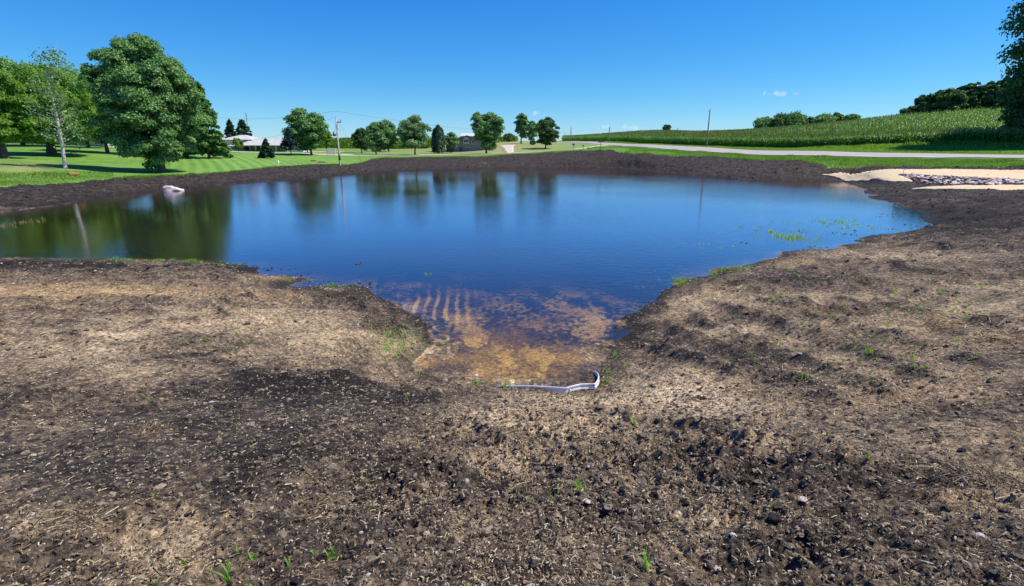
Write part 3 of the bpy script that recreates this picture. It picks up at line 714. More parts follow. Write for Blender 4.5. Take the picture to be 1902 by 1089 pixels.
def leaf_tree(name, px, py, D, top, x0, x1, bot, mat_, n, size, label, seed, shape=egg, group=None, bark=None, cat='tree', gap=.3, trunkr=None, nc=None, lean=(0, 0), cxoff=True, cr=(.16, .34)):
    rs = np.random.RandomState(seed)
    b = base_pt(px, py, D); z_of = lambda y: P(px, y, D)[2] - b[2]
    H = z_of(top); z0 = max(.15, z_of(bot)); R0 = abs(P(x1, py, D)[0] - P(x0, py, D)[0]) / 2 * .93
    root = empty(name, b, label, cat, group)
    n = int(n * 1.7); size *= .72
    C, N, cs, rad = crown_leaves(shape, H, z0, R0, n, size, rs, gap, nc, lean, cr)
    off = (P((x0 + x1) / 2, py, D)[0] - b[0]) if cxoff else 0
    C[:, 0] += off; cs[:, 0] += off
    V, F = leaf_quads(C, N, size, rs)
    np_mesh('crown', V, [F], mat_, parent=root, smooth_sh=False)
    mb = MB(); limbs(mb, H, max(z0 + .1 * (H - z0), H * .14), R0, cs, rs, trunkr or H * .022, k=14)
    mb.build('trunk', bark or BARK, root, True)
    return root
def conifer(name, px, py, D, top, x0, x1, bot, mat_, n, size, label, seed, group=None, power=1.0, droop=.25, tiers=16):
    rs = np.random.RandomState(seed); b = base_pt(px, py, D); H = P(px, top, D)[2] - b[2]; z0 = max(.1, P(px, bot, D)[2] - b[2]); R0 = abs(P(x1, py, D)[0] - P(x0, py, D)[0]) / 2
    root = empty(name, b, label, 'tree', group); Cs = []; Ns = []
    mb = MB(); mb.tube([(0, 0, -.3), (0, 0, 0), (0, 0, H * .97)], [H * .022, H * .02, .015], 7)
    nb = int(tiers * 7)
    for i in range(nb):
        f = (i / nb) ** .9; z = z0 + (H - z0) * f * .98; a = rs.uniform(0, 2 * pi)
        L = R0 * (1 - f) ** power * rs.uniform(.72, 1.08) + R0 * .05
        k = max(4, int(n / nb * (1.6 * (1 - f) + .3)))
        t = rs.uniform(.12, 1, k) ** .75
        x = L * t; zz = z + L * .18 * t - droop * L * t * t
        side = rs.normal(size=k) * .16 * L * (1.1 - t)
        Cs.append(np.stack([cos(a) * x - sin(a) * side, sin(a) * x + cos(a) * side, zz + rs.normal(size=k) * .04 * L], -1))
        nrm = np.stack([cos(a) * np.full(k, .3), sin(a) * np.full(k, .3), np.ones(k)], -1) + rs.normal(size=(k, 3)) * .45; Ns.append(nrm / np.linalg.norm(nrm, axis=1)[:, None])
        if i % 2 == 0: mb.tube([(0, 0, z), (cos(a) * L * .8, sin(a) * L * .8, z + L * .144 - droop * L * .64)], [.02 + L * .012, .008], 4)
    V, F = leaf_quads(np.concatenate(Cs), np.concatenate(Ns), size, rs, 1.9)
    np_mesh('crown', V, [F], mat_, parent=root, smooth_sh=False); mb.build('trunk', BARK, root, True)
    return root

LT = leaf_tree
# left group
LT('maple_tree', 302, 322, 60, 62, 204, 386, 315, F_MAPLE, 100000, .215, 'broad tall maple alone on the lawn at left, lowest branches almost touching the grass', 1, egg, nc=420, trunkr=.36, gap=.45, cr=(.11, .22))
LT('leafy_tree', 97, 291, 72, 120, 30, 205, 276, F_BRIGHT, 45000, .24, 'wide low-branched tree with a thick dark trunk behind the white-barked tree', 2, egg, nc=190, trunkr=.5, cr=(.1, .24))
LT('leafy_tree', 8, 288, 62, 104, -70, 66, 277, F_BRIGHT, 42000, .23, 'large yellow-green tree cut by the left edge of the picture', 3, egg, nc=180, trunkr=.35, cr=(.1, .24))
LT('leafy_tree', 165, 280, 98, 132, 60, 230, 270, F_MAPLE, 15000, .42, 'tallest crown of the back row, showing between the white-barked tree and the maple', 4, egg, nc=90)
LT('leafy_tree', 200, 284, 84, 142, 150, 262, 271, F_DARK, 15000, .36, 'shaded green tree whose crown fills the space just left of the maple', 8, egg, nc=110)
LT('leafy_tree', 45, 279, 100, 118, -30, 120, 268, F_MAPLE, 13000, .42, 'green tree at the back behind the yellow-green tree at the left edge', 5, egg, nc=80)
LT('leafy_tree', 345, 287, 88, 120, 290, 400, 284, F_DARK, 26000, .27, 'dark green tree rising right behind the maple', 6, tall, nc=90)
conifer('spruce_tree', 388, 289, 88, 150, 342, 416, 288, F_MAPLE, 22000, .30, 'tall drooping dark green tree at the right flank of the broad maple', 7, power=.75)
# sparse, white-barked tree
def bare_tree():
    rs = np.random.RandomState(11); b = base_pt(121, 311, 55); H = P(96, 100, 55)[2] - b[2]
    root = empty('white_barked_tree', b, 'slender half-bare tree with white bark and a few tufts of leaves at its top', 'tree')
    mb = MB(); top = P(93, 150, 55)[0] - b[0]
    def sx(f): return top * f + .15 * sin(f * 5)
    tp = [(sx(f), 0, H * f) for f in (0, .12, .3, .5, .68, .8)]
    mb.tube([(0, 0, -.3)] + tp, [.24, .2, .17, .145, .12, .095, .07], 8)
    ends = []
    for a, e in ((tp[5], (top - .3, .1, H * .96)), (tp[4], (top + 1.3, -.2, H * .93)), (tp[5], (top + .7, .3, H * .99))):
        mb.tube([a, tuple(Vector(a).lerp(Vector(e), .5) + Vector((.08, 0, .2))), e], [.075, .05, .015], 6); ends.append(e)
    for i in range(46):
        f = rs.uniform(.2, .8); z = H * f; a = rs.uniform(0, 2 * pi); L = rs.uniform(.9, 2.6) * (1.25 - f); s = Vector((sx(f), 0, z))
        e = s + Vector((cos(a) * L, sin(a) * L, L * rs.uniform(.1, .7))); mb.tube([s, s.lerp(e, .5) + Vector((0, 0, .1)), e], [.035, .02, .006], 4); ends.append(tuple(e))
    mb.build('trunk', BARK_W, root, True)
    C = []
    for i, e in enumerate(ends):
        k = 130 if i < 3 else rs.randint(14, 60); C.append(np.array(e) + rs.normal(size=(k, 3)) * (.42 if i < 3 else .38))
    C = np.concatenate(C); N = rs.normal(size=C.shape); N /= np.linalg.norm(N, axis=1)[:, None]
    V, F = leaf_quads(C, N, .15, rs); np_mesh('crown', V, [F], F_SILVER, parent=root, smooth_sh=False)
bare_tree()
conifer('spruce_tree', 434, 283, 165, 223, 421, 449, 280, F_CON, 2600, .6, 'left of the two dark spruces behind the low house roof', 21, 'spruces behind the house', power=.7)
conifer('spruce_tree', 457, 283, 160, 222, 440, 479, 280, F_CON, 3200, .6, 'right and wider of the two dark spruces behind the low house roof', 22, 'spruces behind the house', power=.65)
conifer('spruce_tree', 497, 293, 92, 258, 483, 514, 292, F_CON, 3000, .26, 'small young spruce on the mown lawn in front of the low house', 23, power=.85)
conifer('spruce_tree', 541, 288, 104, 238, 524, 560, 277, F_BLUE, 3200, .36, 'blue-grey spruce touching the left side of the round-crowned tree by the low house', 24, power=.8)
LT('leafy_tree', 443, 281, 118, 257, 433, 453, 276, F_BRIGHT, 1400, .32, 'small light green tree against the front wall of the low house', 25)
LT('shade_tree', 579, 289.5, 108, 199, 537, 612, 281, F_MAPLE, 13000, .34, 'tall round-crowned tree just left of the utility pole with a transformer', 26, egg, nc=100)
LT('leafy_tree', 608, 287, 116, 242, 597, 620, 272, F_BRIGHT, 1800, .36, 'thin low tree leaning out of the right side of the round-crowned tree', 27)
LT('leafy_tree', 571, 285, 125, 236, 556, 590, 280, F_DARK, 3000, .36, 'dark lower tree behind the trunk of the round-crowned tree', 28)
# middle row
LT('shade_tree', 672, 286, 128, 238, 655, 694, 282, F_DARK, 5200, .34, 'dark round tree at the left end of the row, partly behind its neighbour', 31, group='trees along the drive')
LT('shade_tree', 722, 283, 150, 222, 704, 741, 276, F_SILVER, 4200, .42, 'grey-green tree at the back, showing over its neighbours', 32, group='trees along the drive')
LT('shade_tree', 699, 288.5, 118, 229, 676, 734, 284, F_MAPLE, 9000, .32, 'low spreading tree with two short trunks second from left in the row', 33, group='trees along the drive', nc=90)
LT('shade_tree', 771, 289, 118, 219, 741, 804, 281, F_SILVER, 10500, .33, 'round pale-green tree between the low spreading tree and the narrow cedar', 34, group='trees along the drive', nc=90)
LT('shade_tree', 838, 284, 134, 247, 825, 853, 278, F_SILVER, 2600, .32, 'small tree with a thin trunk in front of the grey house, right of the cedar', 35, group='trees along the drive')
LT('shade_tree', 903, 286, 122, 203, 876, 938, 281, F_MAPLE, 13000, .34, 'tallest tree of the row, hiding the right side of the grey house', 36, fanned, group='trees along the drive', nc=100)
LT('shade_tree', 968, 268, 185, 210, 955, 985, 259, F_MAPLE, 4200, .5, 'high narrow tree at the left of the group by the road crest', 37, tall, group='trees by the road crest')
LT('shade_tree', 985, 269, 178, 224, 974, 1000, 262, F_MAPLE, 3600, .46, 'middle tree of the group by the road crest, half hidden by the dark one', 38, tall, group='trees by the road crest')
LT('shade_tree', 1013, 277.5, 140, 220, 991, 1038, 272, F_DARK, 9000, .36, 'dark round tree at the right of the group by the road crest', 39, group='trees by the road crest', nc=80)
LT('bush', 990, 271, 160, 261, 983, 997, 271, F_DARK, 900, .3, 'dark bush at the foot of the trees by the road crest', 40, cat='bush')
LT('bush', 1236, 246, 290, 232, 1229, 1247, 247, F_DARK, 1500, .7, 'lone dark tree on the top of the corn hill', 41, cat='tree')
def cedar():
    rs = np.random.RandomState(44); b = base_pt(815, 282, 132); H = P(815, 232, 132)[2] - b[2]; root = empty('cedar_tree', b, 'narrow dark columnar cedar between the round tree and the grey house', 'tree'); Cs = []; 
    n = 6500; cols = [(-.75, 0, .88), (0, .2, 1), (.7, -.1, .9), (.2, -.6, .96), (-.3, .5, .93)]
    for cx, cy, hf in cols:
        k = n // 5; z = rs.uniform(.05, 1, k); rad = 1.05 * np.sqrt(np.clip(1 - z ** 3, 0, 1)) * rs.uniform(.7, 1.05, k); a = rs.uniform(0, 2 * pi, k)
        Cs.append(np.stack([cx + np.cos(a) * rad, cy + np.sin(a) * rad, z * H * hf], -1))
    C = np.concatenate(Cs); N = np.stack([C[:, 0], C[:, 1], np.full(len(C), .4)], -1) + rs.normal(size=C.shape) * .5; N /= np.linalg.norm(N, axis=1)[:, None]
    V, F = leaf_quads(C, N, .26, rs, 2); np_mesh('crown', V, [F], F_CON, parent=root, smooth_sh=False)
    mb = MB(); mb.tube([(0, 0, -.3), (0, 0, H * .8)], [.2, .05], 7); mb.build('trunk', BARK, root, True)
cedar()
for i, (px, D, base, top, x0, x1, lb) in enumerate([(1418, 330, 247, 217, 1396, 1440, 'dark tree at the low left end of the clump behind the corn hill'), (1446, 325, 246, 212, 1425, 1470, 'second tree from left in the clump behind the corn hill'),
        (1474, 320, 244, 209, 1452, 1497, 'tallest tree of the clump behind the corn hill, with a ragged top'), (1497, 320, 240, 219, 1484, 1516, 'low tree filling the dip in the clump behind the corn hill'),
        (1530, 300, 236, 213, 1506, 1552, 'broad low tree right of the dip in the clump behind the corn hill'), (1550, 305, 233, 210, 1536, 1566, 'open-crowned tree with sky showing through in the clump behind the corn hill'), (1580, 295, 231, 214, 1562, 1598, 'flat-topped tree at the right end of the clump behind the corn hill')]):
    LT('hill_tree', px, base + 3, D, top, x0, x1, base + 2, F_DARK if i % 2 else F_MAPLE, 3200, .75, lb, 50 + i, group='clump of trees behind the corn hill', gap=.5)
LT('bush', 946, 265, 210, 248, 934, 958, 264, F_DARK, 700, .5, 'small open shrub on the skyline right of the tallest row tree', 60, cat='bush', gap=.6)
# right edge
LT('edge_tree', 1985, 277, 86, -230, 1846, 2124, 262, F_DARK, 62000, .48, 'very tall dark tree cut by the right edge of the picture', 70, tall, nc=260, trunkr=.5, gap=.3)
LT('edge_tree', 1925, 275, 92, 180, 1858, 1995, 274, F_DARK, 15000, .38, 'dark lower tree at the right edge standing in the corn', 71, egg, nc=90)
def ridge_wood():
    rs = np.random.RandomState(81); Vs = []; n0 = 0; Fs = []; mb = MB(); tot = 0
    tp = [(1682, 215), (1691, 188), (1714, 172), (1757, 154), (1797, 151), (1830, 148), (1856, 141), (1902, 135), (2000, 125)]
    for i in range(34):
        px = 1694 + i * 9.0 + rs.uniform(-3, 3); D = 182 - (px - 1690) * .09 + rs.uniform(-4, 16); top = np.interp(px, [t[0] for t in tp], [t[1] for t in tp]) + rs.uniform(-3, 14)
        b = base_pt(px, 215, D); H = max(3, P(px, top, D)[2] - b[2]); R0 = rs.uniform(2.2, 4.2)
        C, N, cs, rad = crown_leaves(egg, H, .2, R0, 3400, .6, rs, .4, 34)
        V, F = leaf_quads(C + b, N, .55, rs); Vs.append(V); Fs.append(F + tot); tot += len(V)
    o = np_mesh('ridge_wood', np.concatenate(Vs), [np.concatenate(Fs)], F_DARK, smooth_sh=False)
    tag(o, 'dark wood along the top of the corn hill at right', 'wood', kind='stuff')
ridge_wood()

# ------------------------------------------------------------------ corn
F_CORN = foliage('corn_leaves', (0.054, 0.137, 0.024), (0.115, 0.260, 0.040), (0.213, 0.397, 0.076), .3, .45, .3, .3)
F_TASSEL = foliage('corn_tassels', (.13, .17, .05), (.20, .23, .08), (.30, .30, .12), .2, .7, .1, .3)
def corn():
    rs = np.random.RandomState(90)
    fe = edge_curve([(1045, 262.6, 235), (1060, 262.4, 230), (1131, 263, 190), (1200, 268, 152), (1263, 270, 138), (1312, 272.5, 126), (1400, 275, 115), (1500, 276, 105), (1600, 274, 98), (1700, 270, 95), (1902, 270, 86), (2150, 268, 78)])
    be = edge_curve([(1045, 262, 300), (1131, 256, 310), (1260, 251, 310), (1400, 252, 275), (1500, 243, 250), (1600, 235, 228), (1700, 222, 196), (1800, 215, 178), (1902, 213, 168), (2150, 205, 165)])
    a0, a1 = math.atan((1047 - CX) / FPX / 1.04), math.atan((2060 - CX) / FPX / 1.04)
    # rows follow the front edge of the field
    pts = []
    r_off = 0.0; k = 0
    while r_off < 190:
        a = np.arange(a0, a1, (.0016 if k < 6 else .0022 if k < 24 else .0046))
        r = fe(a) + r_off + rs.normal(size=len(a)) * .08
        a = a + rs.normal(size=len(a)) * (.0004 if k < 12 else .0014)
        ok = r < be(a)
        xx = r * np.sin(a); yy = r * np.cos(a); ph = ((xx * 1.0 - yy * 1.15) / 1.523 / 1.9) % 1
        ok &= (ph < .46) | (r_off < 9) | (a < math.atan((1560 - CX) / FPX / 1.04) + .05 * rs.normal(size=len(a)))
        pts.append(np.stack([a[ok], r[ok], np.full(ok.sum(), k)], -1)); k += 1
        r_off += .76
    q = np.concatenate(pts)
    X = q[:, 1] * np.sin(q[:, 0]); Y = q[:, 1] * np.cos(q[:, 0]); Z = base_h(X, Y)[0]
    n = len(X); print('corn plants', n)
    h = rs.uniform(2.0, 2.55, n) * (1 - .25 * (vnoise(X * .3, Y * .3, 4) > .93)); kk = q[:, 2]
    sc = np.where(kk < 24, 1.0, 1.35)
    Vs, Fs, mi = [], [], []; tot = 0
    for j in range(8):
        f = (j + 1.2) / 9.5; ang = rs.uniform(0, 2 * pi, n); L = (.75 - .3 * abs(f - .5)) * rs.uniform(.7, 1.1, n) * sc; w = .075 * sc * 1.25
        cx, sy = np.cos(ang), np.sin(ang)
        B = np.stack([X, Y, Z + h * f * .85], -1); dirv = np.stack([cx, sy, np.zeros(n)], -1); per = np.stack([-sy, cx, np.zeros(n)], -1)
        Mid = B + dirv * (L * .45)[:, None] + np.array([0, 0, 1.0]) * (.3 * L)[:, None]
        T = B + dirv * (L)[:, None] + np.array([0, 0, 1.0]) * (-.05 * L)[:, None]
        w_ = (w if np.ndim(w) else np.full(n, w))[:, None]
        v = np.stack([B - per * w_ * .6, B + per * w_ * .6, Mid + per * w_, Mid - per * w_, T], 1).reshape(-1, 3)
        i = np.arange(n)[:, None] * 5 + tot
        Vs.append(v); Fs.append((np.concatenate([i, i + 1, i + 2, i + 3], 1), np.concatenate([i + 3, i + 2, i + 4], 1))); tot += len(v)
    # tassels
    tv = []; top = np.stack([X, Y, Z + h * .92], -1); tip = np.stack([X + rs.normal(size=n) * .08, Y + rs.normal(size=n) * .08, Z + h * 1.035], -1)
    e = np.stack([np.cos(ang), np.sin(ang), np.zeros(n)], -1) * .065 * sc[:, None]
    v = np.stack([top - e, top + e, tip + e, tip - e], 1).reshape(-1, 3); i = np.arange(n)[:, None] * 4 + tot
    Vs.append(v); tq = np.concatenate([i, i + 1, i + 2, i + 3], 1)
    # stalk
    tot += len(v); bt = np.stack([X, Y, Z], -1); v = np.stack([bt - e * .6, bt + e * .6, top + e * .5, top - e * .5], 1).reshape(-1, 3); i = np.arange(n)[:, None] * 4 + tot
    Vs.append(v); sq = np.concatenate([i, i + 1, i + 2, i + 3], 1)
    tris = np.concatenate([f[1] for f in Fs]); quads = np.concatenate([f[0] for f in Fs] + [sq, tq])
    midx = np.concatenate([np.zeros(len(tris)), np.zeros(len(quads) - len(tq)), np.ones(len(tq))])
    o = np_mesh('corn', np.concatenate(Vs), [tris, quads], [F_CORN, F_TASSEL], smooth_sh=False, midx=midx)
    tag(o, 'field of tall tasselled corn covering the hill beyond the road', 'corn', kind='stuff')
corn()
def far_field():
    """corn on the far rise behind the houses at left"""
    rs = np.random.RandomState(95); n = 26000
    px = rs.uniform(590, 960, n); D = rs.uniform(172, 318, n) 
    ok = ~((px > 800) & (D < 215)); px, D = px[ok], D[ok]; n = len(px)
    X = (px - CX) / FPX / 1.04 * D; Y = D; Z = base_h(X, Y)[0]
    C = np.stack([X, Y, Z + rs.uniform(.2, 1.7, n)], -1); N = rs.normal(size=(n, 3)); N[:, 2] = abs(N[:, 2]) * .6; N /= np.linalg.norm(N, axis=1)[:, None]
    V, F = leaf_quads(C, N, .8, rs, 2.2)
    tag(np_mesh('far_corn', V, [F], F_CORNFAR, smooth_sh=False), 'bright green crop on the far rise behind the left row of trees', 'crop', kind='stuff')
F_CORNFAR = foliage('far_crop_leaves', (.07, .14, .02), (.12, .22, .03), (.18, .30, .05), .3, .6, .1, .05)
far_field()

# ------------------------------------------------------------------ grass blades
F_GRASS = foliage('grass_blades', (.06, .14, .012), (.11, .24, .02), (.20, .34, .05), .4, .5, .3, 1.5)
F_SPROUT = foliage('sprout_blades', (.12, .27, .035), (.19, .39, .05), (.33, .50, .11), .45, .45, .3, 1.5)
F_DRYG = foliage('dry_blades', (.22, .17, .07), (.34, .27, .12), (.48, .40, .22), .3, .7, .15, 2)
def blades(B, h, w, rs, bend=.4, seg=3):
    """B base points (n,3), h heights (n) -> curved tapering strips"""
    n = len(B); a = rs.uniform(0, 2 * pi, n); d = np.stack([np.cos(a), np.sin(a), np.zeros(n)], -1); per = np.stack([-np.sin(a), np.cos(a), np.zeros(n)], -1)
    bd = bend * rs.uniform(.3, 1.4, n); rows = []
    for k in range(seg + 1):
        t = k / seg; c = B + d * (bd * h * t * t)[:, None] + np.array([0, 0, 1.0]) * (h * t * (1 - .25 * bd * t))[:, None]
        ww = (w * (1 - t) ** .7 * .5 + .0003)[:, None]; rows += [c - per * ww, c + per * ww]
    V = np.stack(rows, 1).reshape(-1, 3); m = 2 * (seg + 1); i = np.arange(n)[:, None] * m
    F = np.concatenate([np.concatenate([i + 2 * k, i + 2 * k + 1, i + 2 * k + 3, i + 2 * k + 2], 1) for k in range(seg)])
    return V, F
def scatter_blades(name, X, Y, hgt, w, m, label, rs, zmin=None, bend=.4, seg=2, cat='grass'):
    Z = land(X, Y)[0]
    if zmin is not None: Z = np.maximum(Z, zmin)
    V, F = blades(np.stack([X, Y, Z - .005], -1), hgt, w, rs, bend, seg)
    return tag(np_mesh(name, V, [F], m, smooth_sh=False), label, cat, kind='stuff')
def verge():
    rs = np.random.RandomState(101)
    ne = edge_curve([(1020, 284, 111), (1131, 279, 106), (1226, 288.6, 91), (1342, 295, 80.5), (1434, 300, 72), (1500, 302.5, 66), (1565, 308, 62), (1631, 312, 59.5), (1902, 313, 48.5), (2100, 313, 45.5)])
    rn = edge_curve([(1020, 279.5, 124), (1131, 272, 138), (1200, 275.5, 117)] + [(q[0], q[1], q[2]) for q in RN[3:10][::-1]] + [(1902, 297.3, 54), (2100, 298, 50.5)])
    n = 60000; px = rs.uniform(1090, 2000, n); a = np.arctan((px - CX) / FPX / 1.04); lo = ne(a) - .5; hi = rn(a) - .6
    t = rs.uniform(0, 1, n) ** 1.0; r = lo + (hi - lo) * t; X = r * np.sin(a); Y = r * np.cos(a)
    cl = vnoise(X * .5, Y * .5, 3); h = (.10 + .38 * cl ** 2 * rs.uniform(.5, 1.2, n)) * smooth(0, .12, 1.02 - t)
    scatter_blades('verge_grass', X, Y, h, np.full(n, .055), F_GRASS, 'rough grass on the near verge of the road', rs, bend=.6)
    # far verge and weeds before the corn
    fr = edge_curve([(1060, 263.6, 226), (1131, 266.5, 164), (1200, 269, 139), (1263, 272, 122), (1312, 274.5, 110), (1400, 280.5, 96), (1500, 282.5, 88), (1600, 285, 80), (1700, 287, 73), (1800, 289, 67.5), (1902, 290.5, 62.5), (2100, 290, 58.5)])
    ce = edge_curve([(1060, 262.4, 230), (1131, 263, 190), (1200, 268, 152), (1263, 270, 138), (1312, 272.5, 126), (1400, 275, 115), (1500, 276, 105), (1600, 274, 98), (1700, 270, 95), (1902, 270, 86), (2150, 268, 78)])
    n = 60000; px = rs.uniform(1120, 2000, n); a = np.arctan((px - CX) / FPX / 1.04); lo = fr(a) + .8; hi = ce(a) + .3; t = rs.uniform(0, 1, n); r = lo + (hi - lo) * t; X = r * np.sin(a); Y = r * np.cos(a)
    weed = smooth(.45, .95, t) * smooth(1430, 1600, px); cl = vnoise(X * .35, Y * .35, 9)
    h = .10 + .25 * cl * rs.uniform(.4, 1, n) + weed * .9 * cl * rs.uniform(.4, 1.1, n)
    scatter_blades('roadside_weeds', X, Y, h, .07 + .09 * weed, F_BRIGHTG, 'bright grass and weeds between the road and the corn', rs, bend=.7)
F_BRIGHTG = foliage('bright_grass', (.08, .17, .018), (.14, .27, .03), (.24, .38, .07), .4, .5, .3, .4)
verge()
def lawn_fringe():
    rs = np.random.RandomState(111); n = 26000; px = rs.uniform(-40, 1100, n); a = np.arctan((px - CX) / FPX / 1.04); r = grass_edge(a) + rs.normal(size=n) * .8 + .6; r = r + np.where(px < 200, rs.uniform(0, 9, n), 0)
    X = r * np.sin(a); Y = r * np.cos(a); cl = vnoise(X * .4, Y * .4, 6); scatter_blades('lawn_fringe', X, Y, .06 + .2 * cl ** 2, np.full(n, .04), F_GRASS, 'longer grass along the edge of the bare soil', rs)
lawn_fringe()
def tuft_cloud(specs, rs, per=16):
    """specs (px,py,rx,ry,count,height) -> tuft positions"""
    X, Y, Hh = [], [], []
    for px, py, rx, ry, cnt, h in specs:
        c = hit(px, py); e = hit(px + rx, py); f = hit(px, py - ry); g2 = hit(px, py + ry)
        wx = abs(e[0] - c[0]); wy = abs(f[1] - g2[1]) / 2
        q = rs.normal(size=(cnt, 2)) * .5
        for a, b in q:
            x = c[0] + a * wx; y = c[1] + b * wy; k = rs.randint(3, per); hh = h * rs.uniform(.5, 1.2)
            X += list(x + rs.normal(size=k) * hh * .25); Y += list(y + rs.normal(size=k) * hh * .25); Hh += list(hh * rs.uniform(.5, 1.1, k))
    return np.array(X), np.array(Y), np.array(Hh)
def small_green():
    rs = np.random.RandomState(121)
    X, Y, h = tuft_cloud([(210, 492, 60, 5, 26, .17), (320, 492, 90, 5, 26, .15), (400, 497, 60, 6, 14, .14), (560, 525, 40, 5, 8, .12), (620, 536, 50, 5, 14, .12), (1330, 508, 40, 5, 16, .10), (1385, 500, 40, 4, 16, .10), (1255, 530, 25, 5, 12, .09), (1440, 505, 60, 8, 8, .08), (1580, 468, 40, 3, 14, .10),
        (1460, 505, 10, 4, 6, .07), (1670, 600, 180, 50, 30, .07), (1800, 580, 120, 60, 18, .08), (1450, 600, 120, 60, 14, .05), (520, 620, 120, 60, 18, .06), (400, 640, 90, 40, 8, .06), (1850, 480, 100, 30, 12, .08), (1700, 530, 140, 20, 12, .08), (1560, 590, 60, 14, 6, .06), (600, 520, 60, 10, 4, .1), (980, 950, 60, 8, 5, .05), (1000, 620, 0, 0, 0, 0),
        (1640, 350, 50, 5, 26, .12), (1600, 343, 30, 3, 14, .12), (1690, 342, 20, 5, 14, .15), (1740, 350, 60, 4, 14, .1), (900, 305, 14, 2, 20, .3), (1350, 333, 20, 1, 8, .2), (1200, 600, 30, 30, 8, .07), (1140, 700, 30, 20, 10, .07), (1450, 680, 200, 60, 24, .05), (1650, 560, 240, 50, 40, .07), (1600, 660, 250, 60, 40, .06), (1380, 545, 80, 20, 20, .07), (1270, 522, 40, 6, 30, .12), (1360, 503, 40, 5, 30, .12), (450, 1050, 180, 40, 8, .04)], rs)
    scatter_blades('sprouting_grass', X, Y, h, np.full(len(X), .009) + h * .04, F_SPROUT, 'scattered green sprouts growing in the bare soil', rs, seg=3)
    # shoots standing in the shallow water
    X, Y, h = tuft_cloud([(1440, 430, 44, 10, 30, .22), (1462, 440, 26, 5, 24, .24), (1545, 415, 70, 12, 34, .22), (1440, 435, 36, 10, 14, .17), (1480, 443, 26, 5, 24, .2), (1590, 418, 60, 14, 46, .18), (1560, 410, 50, 8, 20, .16), (1480, 415, 70, 12, 16, .14), (1310, 457, 40, 5, 14, .12), (1370, 445, 60, 10, 8, .12), (1250, 500, 60, 14, 8, .08), (795, 510, 9, 3, 6, .1), (845, 511, 12, 2, 4, .07), (1190, 500, 30, 12, 4, .07), (700, 490, 50, 10, 4, .08),
        (1200, 535, 30, 6, 6, .07), (1510, 455, 30, 6, 8, .16), (1640, 400, 30, 10, 8, .12), (1430, 463, 18, 2, 9, .08), (1560, 440, 60, 10, 10, .14), (1230, 520, 30, 4, 8, .07)], rs, 9)
    scatter_blades('water_grass', X, Y, h, np.full(len(X), .016) + h * .03, F_SPROUT, 'thin green shoots standing in the shallow water at right', rs, zmin=-.03, seg=3, bend=.9)
    X, Y, h = tuft_cloud([(18, 418, 26, 12, 30, .25)], rs, 7)
    scatter_blades('water_reeds', X, Y, h, np.full(len(X), .022), F_DRYG, 'pale sprigs standing in the dark water at the left edge', rs, zmin=-.03, seg=3)
small_green()
TUFTS = [(425, 1082, .13, 9, 'two-bladed bright green grass shoot at the bottom edge, left of centre'), (1197, 1085, .085, 7, 'thin upright grass shoot at the bottom edge, right of centre'), (268, 742, .10, 5, 'single bent grass shoot in the dark soil at left'), (1075, 938, .055, 36, 'dense low tuft of bright grass in the middle foreground'),
         (938, 722, .16, 26, 'grass tuft growing over the left end of the metal rim'), (887, 716, .12, 22, 'short grass tuft at the water edge left of the metal rim'), (1143, 668, .18, 16, 'upright grass tuft on the bank above the right end of the metal rim'), (1128, 714, .11, 14, 'grass tuft on pale soil just right of the metal rim'), (1178, 800, .09, 10, 'thin grass tuft on the clods right of the rim'),
         (755, 738, .08, 8, 'tiny tuft in dark soil left of the inlet'), (290, 930, .05, 14, 'small tuft on pale soil in the left foreground'), (1612, 676, .09, 60, 'bright spreading grass patch on the right bank'), (1640, 668, .14, 12, 'taller shoots behind the spreading grass patch on the right bank'), (1796, 590, .14, 16, 'grass clump among straw on the far right bank'), (1608, 872, .06, 8, 'small tuft beside a dark clod in the right foreground'),
         (672, 800, .05, 5, 'tiny two-leaf sprout in the dark soil left of centre'), (585, 1045, .04, 8, 'faint tuft near the bottom edge left of centre'), (528, 662, .12, 8, 'upright sprout on the pale left bank'), (1012, 948, .04, 14, 'low dull tuft left of the dense tuft in the middle foreground'), (660, 1030, .04, 7, 'tiny tuft near the bottom edge below the dark soil')]
def tufts():
    rs = np.random.RandomState(131)
    for px, py, h, k, lb in TUFTS:
        k = min(k, 34)
        c = hit(px, py); z = ground_z(c[0], c[1]); hh = h * rs.uniform(.55, 1.1, k); sp_ = h * (.12 if k < 20 else .7 if k < 40 else 1.6)
        B = np.stack([rs.normal(size=k) * sp_ * .5, rs.normal(size=k) * sp_ * .5, np.full(k, -.01)], -1)
        V, F = blades(B, hh, np.full(k, .006 + h * .045), rs, .5, 4)
        o = np_mesh('grass_tuft', V, [F], F_SPROUT, smooth_sh=False); o.location = (c[0], c[1], z); tag(o, lb, 'grass tuft', 'grass tufts on the bare soil')
    # the broad tuft patch left of the inlet
    c = hit(738, 645); k = 420; B = np.stack([rs.normal(size=k) * .26, rs.normal(size=k) * .45, np.zeros(k)], -1); zz = land(B[:, 0] + c[0], B[:, 1] + c[1])[0]; z0 = ground_z(c[0], c[1]); B[:, 2] = zz - z0 - .01
    V, F = blades(B, rs.uniform(.04, .13, k), np.full(k, .012), rs, .7, 3); o = np_mesh('grass_tuft', V, [F], F_SPROUT, smooth_sh=False); o.location = (c[0], c[1], z0); o.name = 'grass_patch'; tag(o, 'wide green grass patch on the bank left of the inlet', 'grass', kind='stuff')
tufts()

